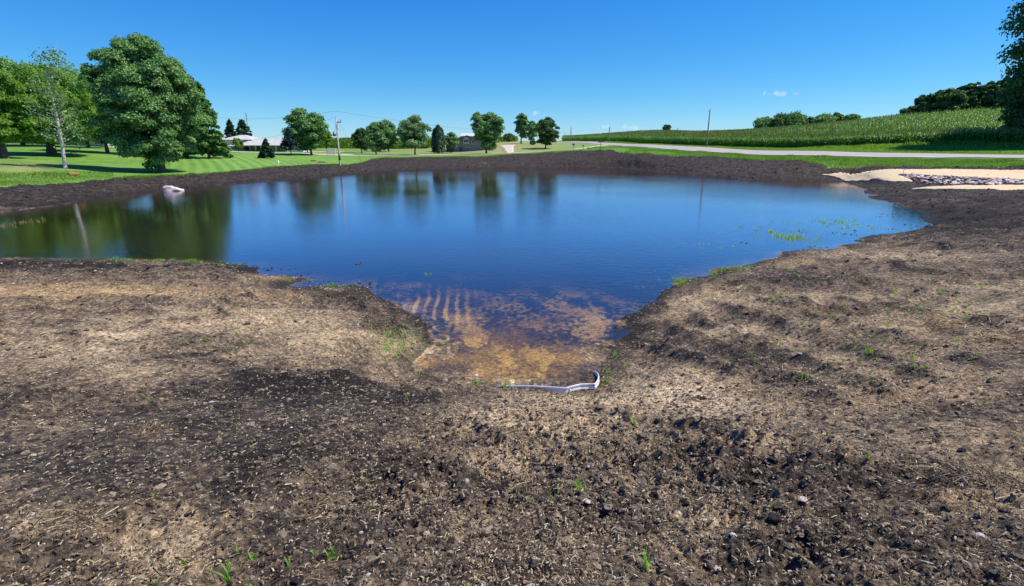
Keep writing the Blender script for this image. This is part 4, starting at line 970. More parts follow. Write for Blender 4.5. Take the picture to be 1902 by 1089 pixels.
# ------------------------------------------------------------------ litter on the soil: clods, gravel, straw
M_CLOD = simple('clod_soil', (.055, .044, .038), .92, var=.7, scale=9, bmp=.8, bscale=60)
M_STONE = None
def island_mat(name, stops, rough=.85):
    m, nt, b = mat(name); gm = nt.nodes.new('ShaderNodeNewGeometry')
    nt.links.new(ramp(nt, gm.outputs['Random Per Island'], stops), b.inputs['Base Color']); b.inputs['Roughness'].default_value = rough
    b.inputs['Specular IOR Level'].default_value = .25
    bump(nt, noise(nt, 80, 4, .7, pos(nt)), .8, .02, b); return m
M_CLOD = island_mat('clod_soil', [(0, (.016, .012, .010)), (.35, (.045, .036, .030)), (.7, (.14, .11, .085)), (1, (.34, .27, .19))])
M_PEB = island_mat('gravel_stone', [(0, (.22, .19, .16)), (.35, (.42, .38, .33)), (.7, (.55, .50, .43)), (.93, (.40, .22, .11)), (1, (.72, .70, .66))], .6)
M_STRAW = island_mat('straw', [(0, (.05, .036, .026)), (.4, (.14, .105, .07)), (.68, (.32, .24, .14)), (.9, (.56, .45, .28)), (1, (.76, .67, .50))])
M_TWIG = island_mat('twigs', [(0, (.03, .022, .018)), (1, (.12, .085, .06))])
def scatter_polar(n, rmin, rmax, rs, amax=.93, pw=1.0):
    a = rs.uniform(-amax, amax, n); r = np.exp(np.log(rmin) + (np.log(rmax) - np.log(rmin)) * rs.uniform(0, 1, n) ** pw)
    return r * np.sin(a), r * np.cos(a), r
def ico(sub):
    import bmesh
    bm = bmesh.new(); bmesh.ops.create_icosphere(bm, subdivisions=sub, radius=1.0); V = np.array([v.co[:] for v in bm.verts]); bm.verts.index_update(); F = np.array([[v.index for v in f.verts] for f in bm.faces]); bm.free(); return V, F
def lumps(name, X, Y, size, m, label, rs, flat=.65, jag=.35, sub=1, cat='soil clods', sink=.3, zmin=None):
    V0, F0 = ico(sub); n = len(X); k = len(V0); Z = land(X, Y)[0]
    if zmin is not None: Z = np.maximum(Z, zmin)
    sc = size[:, None] * np.stack([rs.uniform(.7, 1.3, n), rs.uniform(.7, 1.3, n), flat * rs.uniform(.6, 1.3, n)], -1)
    V = V0[None] * (1 + rs.uniform(-jag, jag, (n, k, 1))) * (1 + .5 * jag * np.sign(np.einsum('kj,nj->nk', V0, rs.normal(size=(n, 3)))))[..., None]; an = rs.uniform(0, 2 * pi, n); c, s = np.cos(an)[:, None], np.sin(an)[:, None]
    V = V * sc[:, None]; x = V[..., 0] * c - V[..., 1] * s; y = V[..., 0] * s + V[..., 1] * c
    V = np.stack([x + X[:, None], y + Y[:, None], V[..., 2] + (Z + size * flat * sink)[:, None]], -1)
    F = (F0[None] + (np.arange(n) * k)[:, None, None]).reshape(-1, 3)
    return tag(np_mesh(name, V.reshape(-1, 3), [F], m, smooth_sh=False), label, cat, kind='stuff')
def litter():
    rs = np.random.RandomState(141)
    X, Y, r = scatter_polar(80000, 1.15, 22, rs)
    z, sd, r, a, so, t, s, dk = land(X, Y)
    px, py, _ = project(X, Y, z)
    dens = .10 + .7 * dk + .85 * np.exp(-((px - 1150) / 380) ** 2 - ((py - 840) / 150) ** 2) + .25 * (vnoise(X * 2, Y * 2, 5) > .62)
    ok = (sd > .02) & (rs.uniform(0, 1, len(X)) < dens); X, Y, r = X[ok], Y[ok], r[ok]
    size = np.clip(rs.lognormal(-5.25, .48, len(X)), .003, .017) * (1 + .13 * r); print('clods', len(X))
    lumps('soil_clods', X, Y, size, M_CLOD, 'dark crumbled soil clods strewn over the foreground', rs, sub=2, jag=.42, flat=.55, sink=.1)
    X, Y, r = scatter_polar(9000, 1.15, 16, rs); z, sd, r, a, so, t, s, dk = land(X, Y); px, py, _ = project(X, Y, z)
    ok = (sd > .02) & (rs.uniform(0, 1, len(X)) < .22 + .5 * np.exp(-((px - 1100) / 330) ** 2 - ((py - 850) / 140) ** 2) + .15 * t)
    X, Y, r = X[ok], Y[ok], r[ok]; size = np.clip(rs.lognormal(-5.5, .45, len(X)), .0022, .016) * (1 + .05 * r)
    lumps('gravel', X, Y, size, M_PEB, 'small pale stones lying in the soil', rs, flat=.6, jag=.12, sub=2, cat='gravel')
    # straw and chopped stalk bits
    X, Y, r = scatter_polar(300000, 1.1, 26, rs, pw=1.0); z, sd, r, a, so, t, s, dk = land(X, Y)
    cl = vnoise(X * 1.3, Y * 1.3, 15)
    ok = (sd > 0) & (rs.uniform(0, 1, len(X)) < .17 + .6 * s + .15 * t + .25 * smooth(.6, .9, cl) - .10 * dk); X, Y, z, r, s = X[ok], Y[ok], z[ok], r[ok], s[ok]
    n = len(X); print('straw', n)
    L = rs.lognormal(-4.7, .55, n) * (1 + .16 * r); L = np.clip(L, .004, .08 * (1 + .1 * r)); w = np.minimum(rs.uniform(.0007, .0021, n) * (1 + .26 * r), L * .32)
    an = rs.uniform(0, 2 * pi, n); d = np.stack([np.cos(an), np.sin(an), rs.uniform(-.25, .25, n)], -1); per = np.stack([-np.sin(an), np.cos(an), np.zeros(n)], -1)
    c = np.stack([X, Y, z + .006 + w], -1); up = np.array([0, 0, 1.0]); bow = (rs.normal(size=n) * .05 * L)[:, None]
    A = c - d * L[:, None] / 2; B = c + d * L[:, None] / 2; Mi = c + per * bow + up * .003
    pw_ = per * w[:, None]; uw = up * w[:, None] * .8
    V = np.stack([A - pw_, A + uw, A + pw_, Mi - pw_, Mi + uw, Mi + pw_, B - pw_, B + uw, B + pw_], 1).reshape(-1, 3); i = np.arange(n)[:, None] * 9
    F = np.concatenate([np.concatenate([i + p, i + p + 1, i + q + 1, i + q], 1) for p, q in ((0, 3), (1, 4), (3, 6), (4, 7))])
    tag(np_mesh('straw_litter', V, [F], M_STRAW, smooth_sh=False), 'bits of straw and chopped stalk scattered over the soil', 'straw litter', kind='stuff')
    # larger dark twigs
    mb = MB(); X, Y, r = scatter_polar(420, 1.3, 14, rs); z, sd = land(X, Y)[:2]
    for x, y, zz, s_, rr_ in zip(X, Y, z, sd, r):
        if s_ < .05: continue
        a = rs.uniform(0, pi); L = rs.uniform(.04, .16) * (1 + .05 * rr_); q = Vector((cos(a), sin(a), rs.uniform(-.1, .25))) * L * .5; c = Vector((x, y, zz + .012)); j = Vector((-q.y, q.x, 0)) * rs.uniform(-.3, .3)
        w = rs.uniform(.0012, .003); mb.tube([c - q, c + j, c + q], [w, w, w * .5], 4)
    tag(mb.build('twigs', M_TWIG), 'dark twigs and roots lying on the soil', 'twigs', kind='stuff')
    # far bank clumps
    X, Y, r = scatter_polar(26000, 24, 112, rs, .86); z, sd, r, a, so, t, s, dk = land(X, Y)
    ok = (sd > .15) & (r < grass_edge(a) + .3); X, Y, r = X[ok], Y[ok], r[ok]
    size = np.clip(rs.lognormal(-2.5, .4, len(X)), .03, .24) * np.clip(r / 110, .22, .8)
    lumps('bank_clods', X, Y, size, M_CLODF, 'black lumpy topsoil turned over along the far bank', rs, flat=.7, jag=.35, sub=1, zmin=0)
    # mud islets breaking the surface near the right and left shore
    specs = [(1645, 398, 5), (1650, 403, 5), (1560, 435, 3), (1580, 436, 2), (1655, 426, 3), (1730, 425, 3), (1690, 418, 3), (1640, 436, 2), (1710, 421, 3), (1600, 430, 2), (1480, 431, 2), (1380, 452, 3), (1500, 470, 4), (1520, 459, 4), (690, 530, 4), (675, 527, 3), (660, 490, 2), (548, 512, 4), (575, 522, 4), (500, 497, 4), (520, 500, 3), (470, 494, 3), (240, 467, 3), (280, 466, 2), (160, 395, 0)]
    XX, YY, SS = [], [], []
    for x, y, k in specs:
        c = PZ(x, y, 0)
        for _ in range(k * 3): XX.append(c[0] + rs.normal() * .3); YY.append(c[1] + rs.normal() * .15); SS.append(rs.uniform(.01, .045))
    lumps('mud_lumps', np.array(XX), np.array(YY), np.array(SS), M_CLODF, 'black mud lumps breaking the water surface near the shore', rs, flat=.5, zmin=0, cat='mud', sink=0)
M_CLODF = island_mat('bank_clod_soil', [(0, (.010, .008, .008)), (.55, (.022, .018, .017)), (.85, (.06, .048, .042)), (1, (.13, .10, .08))])
litter()
# straw clumps that stand out
def straw_clump(px, py, rad, k, lb, seed):
    rs = np.random.RandomState(seed); c = hit(px, py); z0 = ground_z(c[0], c[1]); mb = MB()
    for _ in range(k):
        a = rs.uniform(0, 2 * pi); L = rs.uniform(.5, 1.2) * rad; o = Vector((rs.normal() * rad * .45, rs.normal() * rad * .45, 0)); zz = ground_z(c[0] + o.x, c[1] + o.y) - z0 + rs.uniform(.004, .02)
        o.z = zz; d = Vector((cos(a), sin(a), rs.uniform(-.1, .18))) * L * .5; j = Vector((-d.y, d.x, 0)) * rs.uniform(-.5, .5); w = rs.uniform(.001, .002) * (1 + .1 * c[1]); mb.tube([o - d, o + j, o + d], [w, w, w], 3, cap=False)
    o = mb.build('straw_clump', M_STRAW); o.location = (c[0], c[1], z0); tag(o, lb, 'straw', 'clumps of old straw')
for i, q in enumerate([(280, 798, .09, 60, 'small straw clump on the dark soil at left'), (150, 985, .12, 60, 'loose straws in the lower left foreground'), (985, 905, .09, 45, 'curled straws in the middle foreground below the clods'), (1830, 925, .28, 120, 'wide straw tangle in the lower right foreground'), (1690, 880, .16, 50, 'thin straws left of the wide straw tangle'),
                       (1470, 703, .14, 70, 'pale straw mound on the right of the inlet'), (1790, 615, .5, 110, 'long band of straw on the right bank'), (1860, 640, .5, 110, 'flattened straw at the right edge of the bank'), (930, 895, .07, 30, 'small curled grass root in the middle foreground'), (1290, 740, .1, 30, 'few straws on pale sand right of the metal rim')]): straw_clump(*q, 200 + i)

# ------------------------------------------------------------------ metal pipe end at the inlet
M_METAL, nt_, b_ = mat('pale_galvanised_metal')
b_.inputs['Metallic'].default_value = .15; b_.inputs['Roughness'].default_value = .4
nt_.links.new(ramp(nt_, noise(nt_, 9, 7, .75, pos(nt_)), [(.32, (.14, .11, .09)), (.40, (.66, .71, .78)), (.7, (.86, .90, .95))]), b_.inputs['Base Color'])
def culvert():
    rim_px = [(922, 719, .03), (945, 717, .06), (975, 717.5, .09), (1000, 718.5, .14), (1030, 720.0, .17), (1052, 721, .17), (1062, 718, .19), (1078, 714.5, .20), (1095, 713.5, .20), (1105, 714, .2), (1110, 707, .18), (1112, 700, .16), (1110, 694, .12), (1104, 690, .08)]
    pts = [Vector(PZ(x, y, z * .6)) for x, y, z in rim_px]; c = pts[5].copy(); c.z = 0
    # resample
    P2 = []
    for i in range(len(pts) - 1):
        for t in (0, .33, .67): P2.append(pts[i].lerp(pts[i + 1], t))
    P2.append(pts[-1]); P2 = [p - c for p in P2]; n = len(P2)
    root = empty('pipe_end', c, 'pale metal rim of a buried pipe end at the near tip of the pond', 'pipe end')
    V = []; F = []
    for i, p in enumerate(P2):
        d = (P2[min(i + 1, n - 1)] - P2[max(i - 1, 0)]); d.z = 0; d.normalize(); o = Vector((d.y, -d.x, 0))     # outward, towards the soil
        prof = [(0, 0), (.012, .0), (.012, -.02), (.006, -.03), (.022, -.07), (.006, -.10), (.006, -.5), (-.006, -.5), (-.006, -.10), (-.012, -.02), (-.012, 0)]
        for q, z in prof: V.append(tuple(p + o * q + Vector((0, 0, z))))
    k = 11
    for i in range(n - 1):
        for j in range(k):
            j2 = (j + 1) % k; F.append((i * k + j, i * k + j2, (i + 1) * k + j2, (i + 1) * k + j))
    np_mesh('wall', V, [np.array(F)], M_METAL, parent=root, smooth_sh=False)
    mb = MB(); mb.tube([p + Vector((0, 0, .006)) for p in P2], .008, 8); mb.build('rim', M_METAL, root, True)
    for i in (17, 27):
        p = P2[i]; mb = MB(); mb.tube([p + Vector((0, .014, -.035)), p + Vector((0, -.04, -.035))], .012, 6); mb.build('bolt', M_METAL, root, True)
culvert()

# ------------------------------------------------------------------ straw blanket, riprap and stakes at right
def mat_material():
    m, nt, b = mat('erosion_blanket'); p = pos(nt); mp = nt.nodes.new('ShaderNodeMapping'); mp.inputs['Scale'].default_value = (1.2, 5, 3); mp.inputs['Rotation'].default_value = (0, 0, -.1); nt.links.new(p, mp.inputs['Vector'])
    f = math_(nt, 'ADD', math_(nt, 'MULTIPLY', noise(nt, 2.5, 6, .7, mp.outputs[0]), .6), math_(nt, 'MULTIPLY', noise(nt, 12, 4, .7, p), .4))
    nt.links.new(ramp(nt, f, [(.34, (.30, .22, .12)), (.46, (.56, .43, .24)), (.62, (.74, .60, .38))]), b.inputs['Base Color']); b.inputs['Roughness'].default_value = .9; bump(nt, f, .5, .05, b); return m
M_MAT = mat_material()
tag(pad('straw_blanket', [(1518, 325.5), (1560, 321), (1620, 318), (1680, 316), (1760, 315.5), (1902, 317), (2000, 318), (2000, 338), (1902, 335.5), (1830, 332.5), (1760, 329), (1700, 326), (1668, 324.5), (1690, 334), (1698, 339), (1650, 339), (1600, 338), (1566, 336), (1545, 330)], M_MAT, 'upper straw erosion blanket running to a point beside the black soil', lift=.07, res=.16, edge=.12), cat='erosion blanket')
tag(pad('straw_blanket', [(1680, 353.5), (1720, 349), (1760, 347), (1830, 345.5), (1902, 345), (2000, 344), (2000, 357), (1902, 357), (1850, 356), (1800, 354), (1770, 353), (1730, 354)], M_MAT, 'lower narrow straw erosion blanket below the rock channel', lift=.07, res=.16, edge=.04), cat='erosion blanket')
M_RIP = [simple('pink_rock', (.62, .43, .37), .8, var=.35, scale=4, bmp=.4), simple('dark_red_rock', (.40, .27, .24), .8, var=.35, scale=4, bmp=.4), simple('grey_rock', (.66, .58, .52), .8, var=.25, scale=4, bmp=.4)]
def riprap():
    rs = np.random.RandomState(151); protos = []
    for i in range(7):
        V, F = rock_mesh(300 + i, .36, .26, .13, 2, .18); me = np_mesh('rock', V, [F], M_RIP[i % 3], smooth_sh=False); protos.append(me.data); bpy.data.objects.remove(me)
    top = lambda x: np.interp(x, [1668, 1740, 1800, 1902, 1960], [325, 327, 330.5, 337, 339]); bot = lambda x: np.interp(x, [1668, 1690, 1705, 1740, 1902, 1960], [326, 333, 341, 345.5, 344, 343.5])
    for i in range(280):
        x = 1670 + 275 * rs.uniform(0, 1); y = rs.uniform(top(x), bot(x)); c = hit(x, y)
        o = bpy.data.objects.new('riprap_rock', protos[rs.randint(7)]); COL.objects.link(o); z = ground_z(c[0], c[1]); k = .32 + .6 * rs.uniform(0, 1) ** 2
        o.location = (c[0], c[1], z + .06 + .05 * rs.uniform(0, 1)); o.rotation_euler = (rs.uniform(-.5, .5), rs.uniform(-.5, .5), rs.uniform(0, 6.28)); o.scale = (k, k, k * rs.uniform(.8, 1.2))
        tag(o, 'angular pinkish grey rock among many like it in the rock channel between the straw blankets', 'rock', 'rocks of the channel between the straw blankets')
riprap()
M_PINK = simple('pink_stake', (.75, .25, .28), .6, var=.1)
for px, py, tp_, lb in ((1677, 325, 313, 'pink marker stake at the upper tip of the rock channel'), (1808, 337, 328, 'pink marker stake standing in the middle of the rock channel'), (1870, 341, 330, 'pink marker stake in the rock channel nearest the right edge')):
    c = hit(px, py); D = c[1]; H = P(px, tp_, D)[2] - c[2]; mb = MB(); mb.tube([(0, 0, -.2), (0, 0, H)], [.018, .018], 6); mb.quad((0, 0, H - .02), (.16, .03, H - .03), (.15, .02, H - .13), (0, 0, H - .12))
    tag(mb.build('marker_stake', M_PINK, loc=None), lb, 'marker stake', 'pink stakes along the rock channel').location = (c[0], c[1], ground_z(c[0], c[1]))

# ------------------------------------------------------------------ boulder, slabs, posts
V, F = rock_mesh(400, 1.0, .62, .55, 4, .16); c = PZ(321, 354.5, 0)
def boulder():
    m, nt, b = mat('pink_granite'); tc = nt.nodes.new('ShaderNodeTexCoord'); n = noise(nt, 2.2, 8, .7, tc.outputs['Object'])
    nt.links.new(ramp(nt, n, [(.3, (.34, .25, .23)), (.5, (.56, .46, .42)), (.7, (.70, .62, .57))]), b.inputs['Base Color']); b.inputs['Roughness'].default_value = .75; bump(nt, noise(nt, 9, 6, .7, tc.outputs['Object']), .5, .06, b)
    V2 = V.copy(); wdt = P(342, 354, c[1])[0] - P(300, 354, c[1])[0]; k = wdt / (V2[:, 0].max() - V2[:, 0].min()); V2 *= [k, k, 1]
    hgt = P(321, 344, c[1])[2]; V2[:, 2] = V2[:, 2] / V2[:, 2].max() * hgt
    V2[:, 2] *= 1 - .32 * smooth(.1, .7, V2[:, 0]) - .35 * np.exp(-((V2[:, 0] - .35) / .07) ** 2)
    o = np_mesh('boulder', V2, [F], m); o.location = (c[0], c[1], 0.0); tag(o, 'large pale pink boulder lying at the far left shore, half in the water', 'boulder')
boulder()
M_WOOD = simple('weathered_wood', (.30, .27, .24), .85, var=.3, scale=6); M_GREY = simple('grey_metal', (.22, .25, .28), .5, .4, var=.15); M_WHITE = simple('white_paint', (.78, .78, .76), .6, var=.06); M_DARKM = simple('dark_metal', (.06, .07, .07), .5, .3)
M_ORANGE = simple('orange_clay', (.42, .17, .08), .85, var=.25, scale=5); M_YEL = simple('yellow_plastic', (.75, .62, .08), .5, var=.05); M_PLANK = simple('pale_planks', (.42, .34, .2), .85, var=.2)
def slab(px, py, D, L, Wd, T, m, name, lb, cat, rz=.1):
    b = base_pt(px, py, D); z = ground_z(b[0], b[1]); V, F = rock_mesh(int(px) + 7, L / 2, Wd / 2, T / 2, 3, .06); o = np_mesh(name, V, [F], m, smooth_sh=False); o.location = (b[0], b[1], z + T * .4); o.rotation_euler = (0, 0, rz); tag(o, lb, cat)
slab(137, 333, 48.5, 1.2, .5, .35, M_ORANGE, 'clay_slab', 'flat orange-brown slab on the grass below the white-barked tree', 'slab')
def planks(px, py, D, L, lb):
    b = base_pt(px, py, D); z = ground_z(b[0], b[1]); mb = MB(); mb.box(-L / 2, L / 2, -.15, .15, 0, .12); mb.box(-L / 3, L / 2.2, .2, .45, 0, .1); mb.box(-L / 2.5, L / 3, -.05, .3, .122, .22)
    o = mb.build('timber_pile', M_PLANK); o.location = (b[0], b[1], z + .02); o.rotation_euler = (0, 0, .2); tag(o, lb, 'timber')
planks(583, 302, 88, 1.0, 'small timber pile on the lawn left of the utility pole, the farther one'); planks(598, 304.5, 85.5, 1.3, 'small timber pile on the lawn left of the utility pole, the nearer one')
def post(name, px, py, D, top, r, m, lb, cat, extra=None, group=None, r2=None):
    b = base_pt(px, py, D); z = ground_z(b[0], b[1]); H = P(px, top, D)[2] - z; b[2] = z
    root = empty(name, b, lb, cat, group); mb = MB(); mb.tube([(0, 0, -.4), (0, 0, 0), (0, 0, H)], [r, r, (r2 or r)], 9); mb.build('pole', m, root, True)
    if extra: extra(root, H)
    return root
def hardware(root, H):
    mb = MB(); mb.tube([(-.42, -.1, H * .62), (-.42, -.1, H * .70)], [.24, .24], 12); mb.tube([(-.42, -.1, H * .70), (-.42, -.1, H * .715)], [.24, .1], 12); mb.build('transformer', M_GREY, root, True)
    mb = MB(); mb.box(-.3, -.08, -.14, -.06, H * .655, H * .67); mb.tube([(-.4, -.1, H * .72), (-.2, 0, H * .8), (0, 0, H * .97)], .015, 4); mb.build('bracket', M_DARKM, root)
    mb = MB(); mb.box(-.1, .75, -.05, .05, H * .90, H * .92); mb.tube([(.7, 0, H * .92), (.7, 0, H * .97)], .05, 6); mb.tube([(.1, 0, H * .78), (.62, 0, H * .74)], .03, 5); mb.build('crossarm', M_WOOD, root)
    mb = MB(); mb.tube([(0, 0, H * .12), (0, 0, H * .26)], .15, 9); mb.build('cable_guard', M_DARKM, root, True)
up = post('utility_pole', 632, 310, 81.5, 219, .135, simple('pole_wood_pale', (.40, .37, .33), .8, var=.2), 'tall pale wooden utility pole with a grey transformer on the far shore', 'utility pole', hardware, r2=.10)
def small_top(root, H):
    mb = MB(); mb.tube([(0, 0, H), (0, 0, H + .25)], .05, 6); mb.tube([(-.3, 0, H - .3), (.12, 0, H - .3)], .035, 5); mb.build('insulator', M_GREY, root, True)
M_POLE = simple('pole_wood', (.17, .15, .135), .85, var=.25)
post('utility_pole', 1312, 273.5, 114, 204, .16, M_POLE, 'tall dark utility pole in front of the corn across the road', 'utility pole', small_top, r2=.11)
post('utility_pole', 1131, 266, 178, 237, .15, M_POLE, 'dark utility pole by the road halfway up the rise, right of the road sign', 'utility pole', small_top)
post('utility_pole', 1060, 264, 214, 237, .15, M_POLE, 'tall thin utility pole at the crest of the road', 'utility pole', small_top)
post('utility_pole', 1049, 264, 245, 248, .15, M_POLE, 'short utility pole at the crest of the road, left of the tall thin one', 'utility pole', small_top)
post('utility_pole', 1068, 264, 250, 253, .12, M_POLE, 'shortest distant utility pole at the crest of the road, right of the tall thin one', 'utility pole', small_top)
post('utility_pole', 1258, 250, 290, 238, .13, M_POLE, 'small distant pole on the top of the corn hill', 'utility pole', small_top)
def mast(root, H):
    mb = MB()
    for z in (.99, .9, .8): mb.tube([(-.5, 0, H * z), (.5, 0, H * z)], .03, 4)
    mb.build('aerial', M_GREY, root)
post('antenna_mast', 466.5, 283, 158, 210, .07, M_DARKM, 'thin antenna mast rising behind the right spruce', 'antenna mast', mast)
post('marker_post', 517.5, 306, 80, 298.5, .09, M_WHITE, 'short white marker post on the mown lawn below the young spruce', 'marker post')
post('marker_post', 6.5, 291, 66, 277, .10, M_WOOD, 'short grey post in the shade at the left edge', 'marker post')
def guy():
    b = base_pt(672, 305, 90); z = ground_z(b[0], b[1]); root = empty('guy_wire', (b[0], b[1], z), 'guy wire of the utility pole with a yellow sleeve leaning over the soil edge', 'guy wire')
    t = Vector((up.location.x, up.location.y, up.location.z + 7.2)) - Vector((b[0], b[1], z)); mb = MB(); mb.tube([(0, 0, 0), tuple(t)], .010, 4); mb.build('cable', M_GREY, root)
    mb = MB(); d = Vector((P(663, 294, 88)[0] - b[0], -.6, 1.5)); mb.tube([(0, 0, 0), tuple(d)], .04, 6); mb.build('sleeve', M_YEL, root)
guy()
def wires():
    u = up.location; mb = MB(); A = Vector((u.x, u.y, u.z + 8.0))
    def cat_(A, B, sag): return [tuple(A.lerp(B, t) - Vector((0, 0, sag * 4 * t * (1 - t)))) for t in np.linspace(0, 1, 16)]
    mb.tube(cat_(A, Vector(P(380, 216, 110)), .8), .012, 4); mb.tube(cat_(A - Vector((0, 0, .8)), Vector(P(470, 258, 128)), .7), .012, 4)
    mb.tube(cat_(A, Vector(P(1131, 239, 178)), 2.2), .012, 4)
    tag(mb.build('power_line', M_DARKM), 'thin overhead wires running from the pole with the transformer', 'power line')
wires()
# road sign and letter boxes
def sign_top(root, H):
    mb = MB(); mb.box(-.55, .55, -.02, .02, H - .3, H - .02); mb.build('sign_plate', simple('green_sign', (.03, .14, .10), .5, var=.05), root); mb = MB(); mb.box(-.45, .45, -.026, -.021, H - .19, H - .14); mb.build('lettering', M_WHITE, root)
def box_top(root, H):
    mb = MB(); k = 10; n = 0
    prof = [(-.13, 0), (.13, 0)] + [(.13 * cos(t), .14 + .13 * sin(t)) for t in np.linspace(0, pi, k)]
    v0 = len(mb.v); L = len(prof)
    for y in (-.3, .3): mb.v += [(x, y, H + z) for x, z in prof]
    for j in range(L): mb.f4.append((j, (j + 1) % L, L + (j + 1) % L, L + j)); mb.m4.append(0)
    for o_ in (0, L):
        c_ = len(mb.v); mb.v.append((0, -.3 if o_ == 0 else .3, H + .12))
        for j in range(L): mb.f3.append((o_ + j, o_ + (j + 1) % L, c_)); mb.m3.append(0)
    mb.build('box', M_GREY, root); mb = MB(); mb.box(.135, .15, -.2, -.16, H + .1, H + .3); mb.build('flag', M_PINK, root)
post('street_sign', 1115, 282.5, 106, 262, .04, M_DARKM, 'small green street name sign on a thin post where the drive meets the road', 'sign', sign_top)
post('letter_box', 1083, 281, 110, 272, .06, M_WOOD, 'dark letter box on a post between the street sign and the pale one', 'letter box', box_top)
def box_big(root, H):
    box_top(root, H); mb = MB(); mb.box(-.28, .28, -.12, .1, H + .05, H + .45); mb.build('newspaper_tube', M_GREY, root)
post('letter_box', 1065, 278, 124, 270.5, .07, M_WOOD, 'grey-blue letter box on a post, leftmost of the roadside boxes', 'letter box', box_big)
def white_fence():
    a = base_pt(607, 287, 112); b = base_pt(623, 287, 112); root = empty('fence_panel', a, 'short white slatted fence panel by the drive left of the utility pole', 'fence'); w = b[0] - a[0]; n = 9
    mb = MB()
    for i in range(n): x = w * i / (n - 1); mb.box(x - .07, x + .07, -.03, .03, 0, 1.25)
    mb.build('slats', M_WHITE, root); mb = MB(); mb.box(-.1, w + .1, .032, .09, .25, .36); mb.box(-.1, w + .1, .032, .09, .95, 1.06); mb.build('rails', M_WHITE, root)
white_fence()

# ------------------------------------------------------------------ buildings
M_SHING = simple('grey_shingles', (.46, .455, .44), .85, var=.14, scale=1.2, bmp=.3)
M_SHDK = simple('dark_shingles', (.16, .15, .15), .9, var=.2, scale=1.2)
M_GLASS, nt_, b_ = mat('window_glass'); b_.inputs['Base Color'].default_value = (.03, .04, .05, 1); b_.inputs['Roughness'].default_value = .08; b_.inputs['Specular IOR Level'].default_value = .8
M_SIDE = simple('cream_siding', (.62, .57, .47), .8, var=.08); M_GSIDE = simple('grey_siding', (.30, .30, .29), .85, var=.12); M_MROOF = simple('pale_metal_roof', (.66, .72, .75), .4, .2, var=.06); M_DOOR = simple('dark_door', (.09, .07, .06), .6)
def brick_mat(name, c1, c2, mortar):
    m, nt, b = mat(name); tc = nt.nodes.new('ShaderNodeTexCoord'); mp = nt.nodes.new('ShaderNodeMapping'); mp.inputs['Rotation'].default_value = (pi / 2, 0, 0); nt.links.new(tc.outputs['Object'], mp.inputs[0])
    bt = nt.nodes.new('ShaderNodeTexBrick'); bt.inputs['Color1'].default_value = (*c1, 1); bt.inputs['Color2'].default_value = (*c2, 1); bt.inputs['Mortar'].default_value = (*mortar, 1); bt.inputs['Scale'].default_value = 2.2
    nt.links.new(mp.outputs[0], bt.inputs[0]); nt.links.new(bt.outputs[0], b.inputs['Base Color']); b.inputs['Roughness'].default_value = .9; return m
M_BRICK = brick_mat('tan_brick', (.34, .22, .15), (.42, .30, .21), (.45, .40, .33))
def hip_roof(mb, x0, x1, y0, y1, z0, z1, hip, over=.5, th=.12):
    x0 -= over; x1 += over; y0 -= over; y1 += over; ym = (y0 + y1) / 2; a, b, c, d = (x0, y0, z0), (x1, y0, z0), (x1, y1, z0), (x0, y1, z0); r1 = (x0 + hip, ym, z1); r2 = (x1 - hip, ym, z1)
    mb.quad(a, b, r2, r1); mb.quad(c, d, r1, r2); mb.tri(d, a, r1); mb.tri(b, c, r2)
    A, B, C_, D_ = [(p[0], p[1], p[2] - th) for p in (a, b, c, d)]
    mb.quad(A, B, b, a); mb.quad(B, C_, c, b); mb.quad(C_, D_, d, c); mb.quad(D_, A, a, d); mb.quad(D_, C_, B, A)
def window(parent, x0, x1, y, z0, z1, fm=M_WHITE, mull=1):
    mb = MB(); t = .07
    mb.box(x0 - t, x0, y - .06, y + .02, z0 - t, z1 + t); mb.box(x1, x1 + t, y - .06, y + .02, z0 - t, z1 + t); mb.box(x0, x1, y - .06, y + .02, z1, z1 + t); mb.box(x0, x1, y - .06, y + .02, z0 - t, z0)
    for i in range(mull): xm = x0 + (x1 - x0) * (i + 1) / (mull + 1); mb.box(xm - .03, xm + .03, y - .05, y + .02, z0, z1)
    f = mb.build('window', fm, parent); g_ = MB(); g_.box(x0, x1, y - .03, y + .015, z0, z1); g_.build('pane', M_GLASS, f)
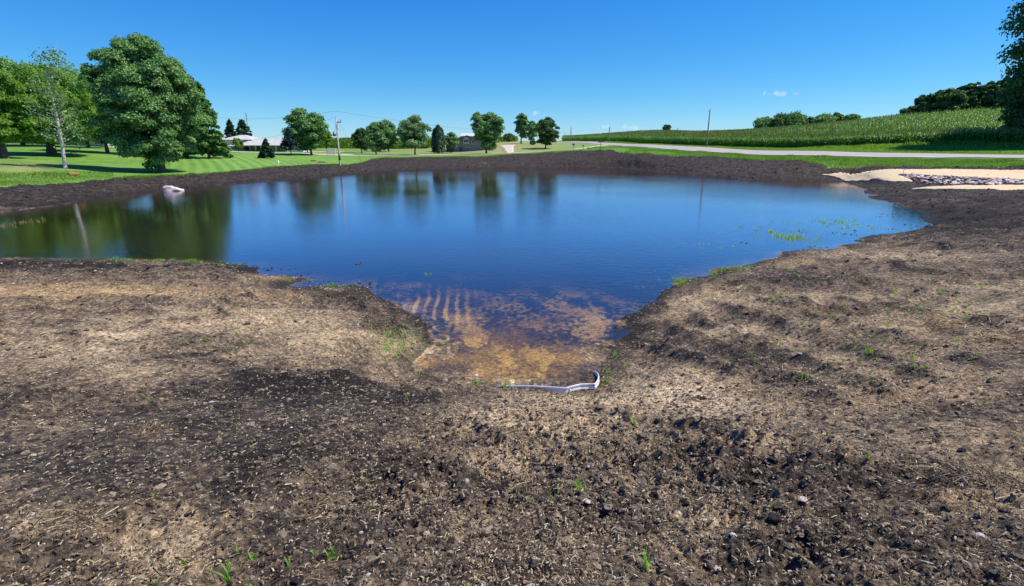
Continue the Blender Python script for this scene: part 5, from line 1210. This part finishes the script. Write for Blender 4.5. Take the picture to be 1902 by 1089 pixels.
def ranch():
    D = 128; b = base_pt(490, 282.5, D); b[2] = P(490, 282.5, D)[2] - .1
    X = lambda px: P(px, 275, D)[0] - b[0]; Z = lambda py: P(490, py, D)[2] - b[2]
    root = empty('ranch_house', b, 'long low brick house with a pale grey roof behind the mown lawn at left', 'house')
    zt = Z(270.3); x0, x1 = X(449), X(527); dep = 8.0
    mb = MB(); mb.box(x0 + 1.2, x1, 1.6, dep, -.6, zt); mb.build('wall', M_BRICK, root)
    mb = MB(); hip_roof(mb, x0, x1, 0, dep, zt + .02, Z(257.5), 1.8, .6); rf = mb.build('roof', M_SHING, root)
    mb = MB(); mb.tube([(X(515), 3.6, Z(258)), (X(515), 3.6, Z(255))], .12, 8); mb.build('vent', M_GREY, rf)
    # porch arches at the left, posts to the right
    mb = MB()
    for pa, pb in ((451, 463),):
        xa, xb = X(pa), X(pb); w = .28
        mb.box(xa - w, xa, 0, .3, -.4, zt); mb.box(xb, xb + w, 0, .3, -.4, zt); k = 14; r = (xb - xa) / 2; xm = (xa + xb) / 2; zs = zt - r * .95 - .1
        for i in range(k):
            t0, t1 = pi * i / k, pi * (i + 1) / k; p0 = (xm - r * cos(t0), zs + r * .95 * sin(t0)); p1 = (xm - r * cos(t1), zs + r * .95 * sin(t1))
            mb.quad((p0[0], 0, p0[1]), (p1[0], 0, p1[1]), (p1[0], 0, zt), (p0[0], 0, zt)); mb.quad((p0[0], .3, p0[1]), (p0[0], .3, zt), (p1[0], .3, zt), (p1[0], .3, p1[1])); mb.quad((p0[0], 0, p0[1]), (p0[0], .3, p0[1]), (p1[0], .3, p1[1]), (p1[0], 0, p1[1]))
    mb.build('porch_arch', M_BRICK, root)
    for px in (474, 484, 498, 512): mb = MB(); mb.box(X(px) - .09, X(px) + .09, .05, .23, -.4, zt); mb.build('porch_post', M_WHITE, root)
    window(root, X(466), X(471), 1.58, .9, zt - .3); window(root, X(487), X(492), 1.58, .5, zt - .25); window(root, X(504), X(509), 1.58, .5, zt - .25); window(root, X(516), X(524), 1.58, .6, zt - .25, mull=2)
    mb = MB(); mb.box(X(476) - .5, X(476) + .5, 1.5, 1.59, 0, zt - .35); d_ = mb.build('door', M_DOOR, root); mb = MB(); mb.tube([(X(476) + .38, 1.44, 1.0), (X(476) + .38, 1.5, 1.0)], .04, 6); mb.build('handle', M_GREY, d_)
    # white extension at right
    mb = MB(); mb.box(x1 + .05, X(556), 2.2, dep, -.6, Z(277)); mb.build('low_wall', M_WHITE, root)
    mb = MB(); mb.box(X(478), X(484), .3, .9, 0, .75); mb.build('planter', M_ORANGE, root)
    # two-storey wing at left
    D2 = 131; x0, x1 = X(405), X(447); zt2 = Z(259.5)
    mb = MB(); mb.box(x0, x1, 3.4, 10, -.6, zt2); mb.build('wing_wall', M_SIDE, root)
    mb = MB(); hip_roof(mb, x0 - .4, x1 + 1.2, 3.0, 10.4, zt2 + .02, Z(250), 3.2, .5); mb.build('wing_roof', M_SHING, root)
    mb = MB(); xm0, xm1 = X(424), X(452); zl = Z(271.5); mb.box(xm0 + .3, xm1 - .3, 1.0, 3.35, -.6, zl); mb.build('porch_wall', M_BRICK, root)
    mb = MB(); hip_roof(mb, xm0, xm1, .7, 5.6, zl + .02, Z(263), 1.9, .4); mb.build('porch_roof', M_SHING, root)
    window(root, X(422), X(425.5), 3.37, Z(267), Z(261.5)); window(root, X(431), X(435), 3.37, Z(267), Z(261.5)); window(root, X(427), X(432), .97, .6, zl - .35)
    mb = MB(); mb.box(X(392), X(421), 1.5, 3.3, -.6, Z(272.5)); mb.build('garden_wall', M_SIDE, root)
ranch()
def long_building():
    D = 112; b = base_pt(110, 276, D); b[2] = P(110, 276, D)[2]
    X = lambda px: P(px, 272, D)[0] - b[0]; Z = lambda py: P(110, py, D)[2] - b[2]
    root = empty('farm_building', b, 'long cream building on a grey base seen under the trees at the far left', 'building')
    mb = MB(); mb.box(X(12), X(196), 0, 9, Z(269.5), Z(258)); mb.build('wall', M_SIDE, root)
    mb = MB(); mb.box(X(10), X(198), -.12, 9.1, Z(284), Z(269.6)); mb.build('base_wall', simple('grey_block', (.46, .46, .45), .9, var=.12, scale=.8), root)
    mb = MB(); hip_roof(mb, X(12), X(196), 0, 9, Z(257.8), Z(248), 3, .5); mb.build('roof', M_SHDK, root)
    for px in (40, 75, 150, 178): window(root, X(px), X(px + 9), -.03, Z(267.5), Z(262))
long_building()
def grey_house():
    D = 142; b = base_pt(868, 283.5, D); b[2] = P(868, 284, D)[2]
    X = lambda px: P(px, 272, D)[0] - b[0]; Z = lambda py: P(868, py, D)[2] - b[2]
    root = empty('grey_house', b, 'two-storey grey gabled house half hidden by the tallest row tree', 'house')
    xa, xr, xb = X(843), X(868), X(896); ze, zr = Z(262.5), Z(254)
    mb = MB(); y0, y1 = 0, 10
    mb.box(xa, xb, y0, y1, -.8, ze)
    mb.tri((xa, y0, ze), (xb, y0, ze), (xr, y0, zr)); mb.tri((xb, y1, ze), (xa, y1, ze), (xr, y1, zr)); mb.build('wall', M_GSIDE, root)
    mb = MB(); ov = 1.3
    for s, xe in ((-1, xa), (1, xb)):
        dx = xe - xr; e = (xe + s * ov * 1.2, ze - (zr - ze) / abs(dx) * ov * 1.2); t = .28
        a = [(xr, y0 - ov, zr + .05), (e[0], y0 - ov, e[1] + .05), (e[0], y1 + ov, e[1] + .05), (xr, y1 + ov, zr + .05)]
        bt = [(p[0], p[1], p[2] + t) for p in a]; mb.quad(*(bt if s < 0 else bt[::-1])); mb.quad(*(a[::-1] if s < 0 else a)); mb.quad(a[0], a[1], bt[1], bt[0]); mb.quad(a[2], a[3], bt[3], bt[2]); mb.quad(a[1], a[2], bt[2], bt[1])
    mb.build('roof', M_SHDK, root)
    # balcony bay and windows
    mb = MB(); mb.box(X(861), X(872), -.9, -.02, Z(267.5), Z(266)); mb.box(X(861), X(872), -.92, -.86, Z(266), Z(264.5)); k = 10; r = (X(872) - X(861)) / 2; xm = (X(872) + X(861)) / 2
    for i in range(k):
        t0, t1 = pi * i / k, pi * (i + 1) / k; mb.quad((xm - r * cos(t0), -.9, Z(260) + .7 * sin(t0)), (xm - r * cos(t1), -.9, Z(260) + .7 * sin(t1)), (xm - r * cos(t1), -.9, Z(260)), (xm - r * cos(t0), -.9, Z(260)))
    mb.box(X(861), X(861) + .15, -.9, -.02, Z(266), Z(260)); mb.box(X(872) - .15, X(872), -.9, -.02, Z(266), Z(260)); mb.box(X(861), X(872), -.9, -.02, Z(260.2), Z(259.8)); mb.build('bay', simple('light_trim', (.5, .5, .52), .7), root)
    window(root, X(862), X(864.5), -.03, Z(265), Z(260.5)); window(root, X(866), X(870), -.03, Z(265), Z(260.5)); window(root, X(876), X(882), -.03, Z(266), Z(260.5))
    for a_, c_ in ((853, 855.5), (857, 859)): mb = MB(); mb.box(X(a_), X(c_), -.06, .03, 0, 1.5); mb.build('door', M_DOOR, root)
    window(root, X(866), X(871), -.03, .5, 1.4)
    # low side wing, left, and metal-roofed wing behind
    mb = MB(); mb.box(X(826), X(843) - .02, 3, 9.5, -.8, Z(262.5)); mb.build('side_wall', M_SHDK, root); mb = MB(); hip_roof(mb, X(824), X(846), 2.6, 9.8, Z(262.3), Z(252), .4, .4); mb.build('side_roof', simple('brown_shingles', (.30, .27, .25), .9, var=.15), root)
    mb = MB(); mb.box(X(846), X(900), 14, 22, -.5, Z(251.2)); mb.build('rear_wall', M_SIDE, root); mb = MB(); hip_roof(mb, X(847), X(899), 13.6, 22, Z(251), Z(244.5), .2, .3); mb.build('rear_roof', M_MROOF, root)
    mb = MB(); mb.box(X(804), X(811), 4, 8, -.6, Z(253)); mb.build('shed_wall', M_GSIDE, root)
    mb = MB(); hip_roof(mb, X(804), X(811), 4, 8, Z(252.9), Z(250), .3, .2); mb.build('shed_roof', M_SHING, root)
grey_house()
print('objects', len(bpy.data.objects))
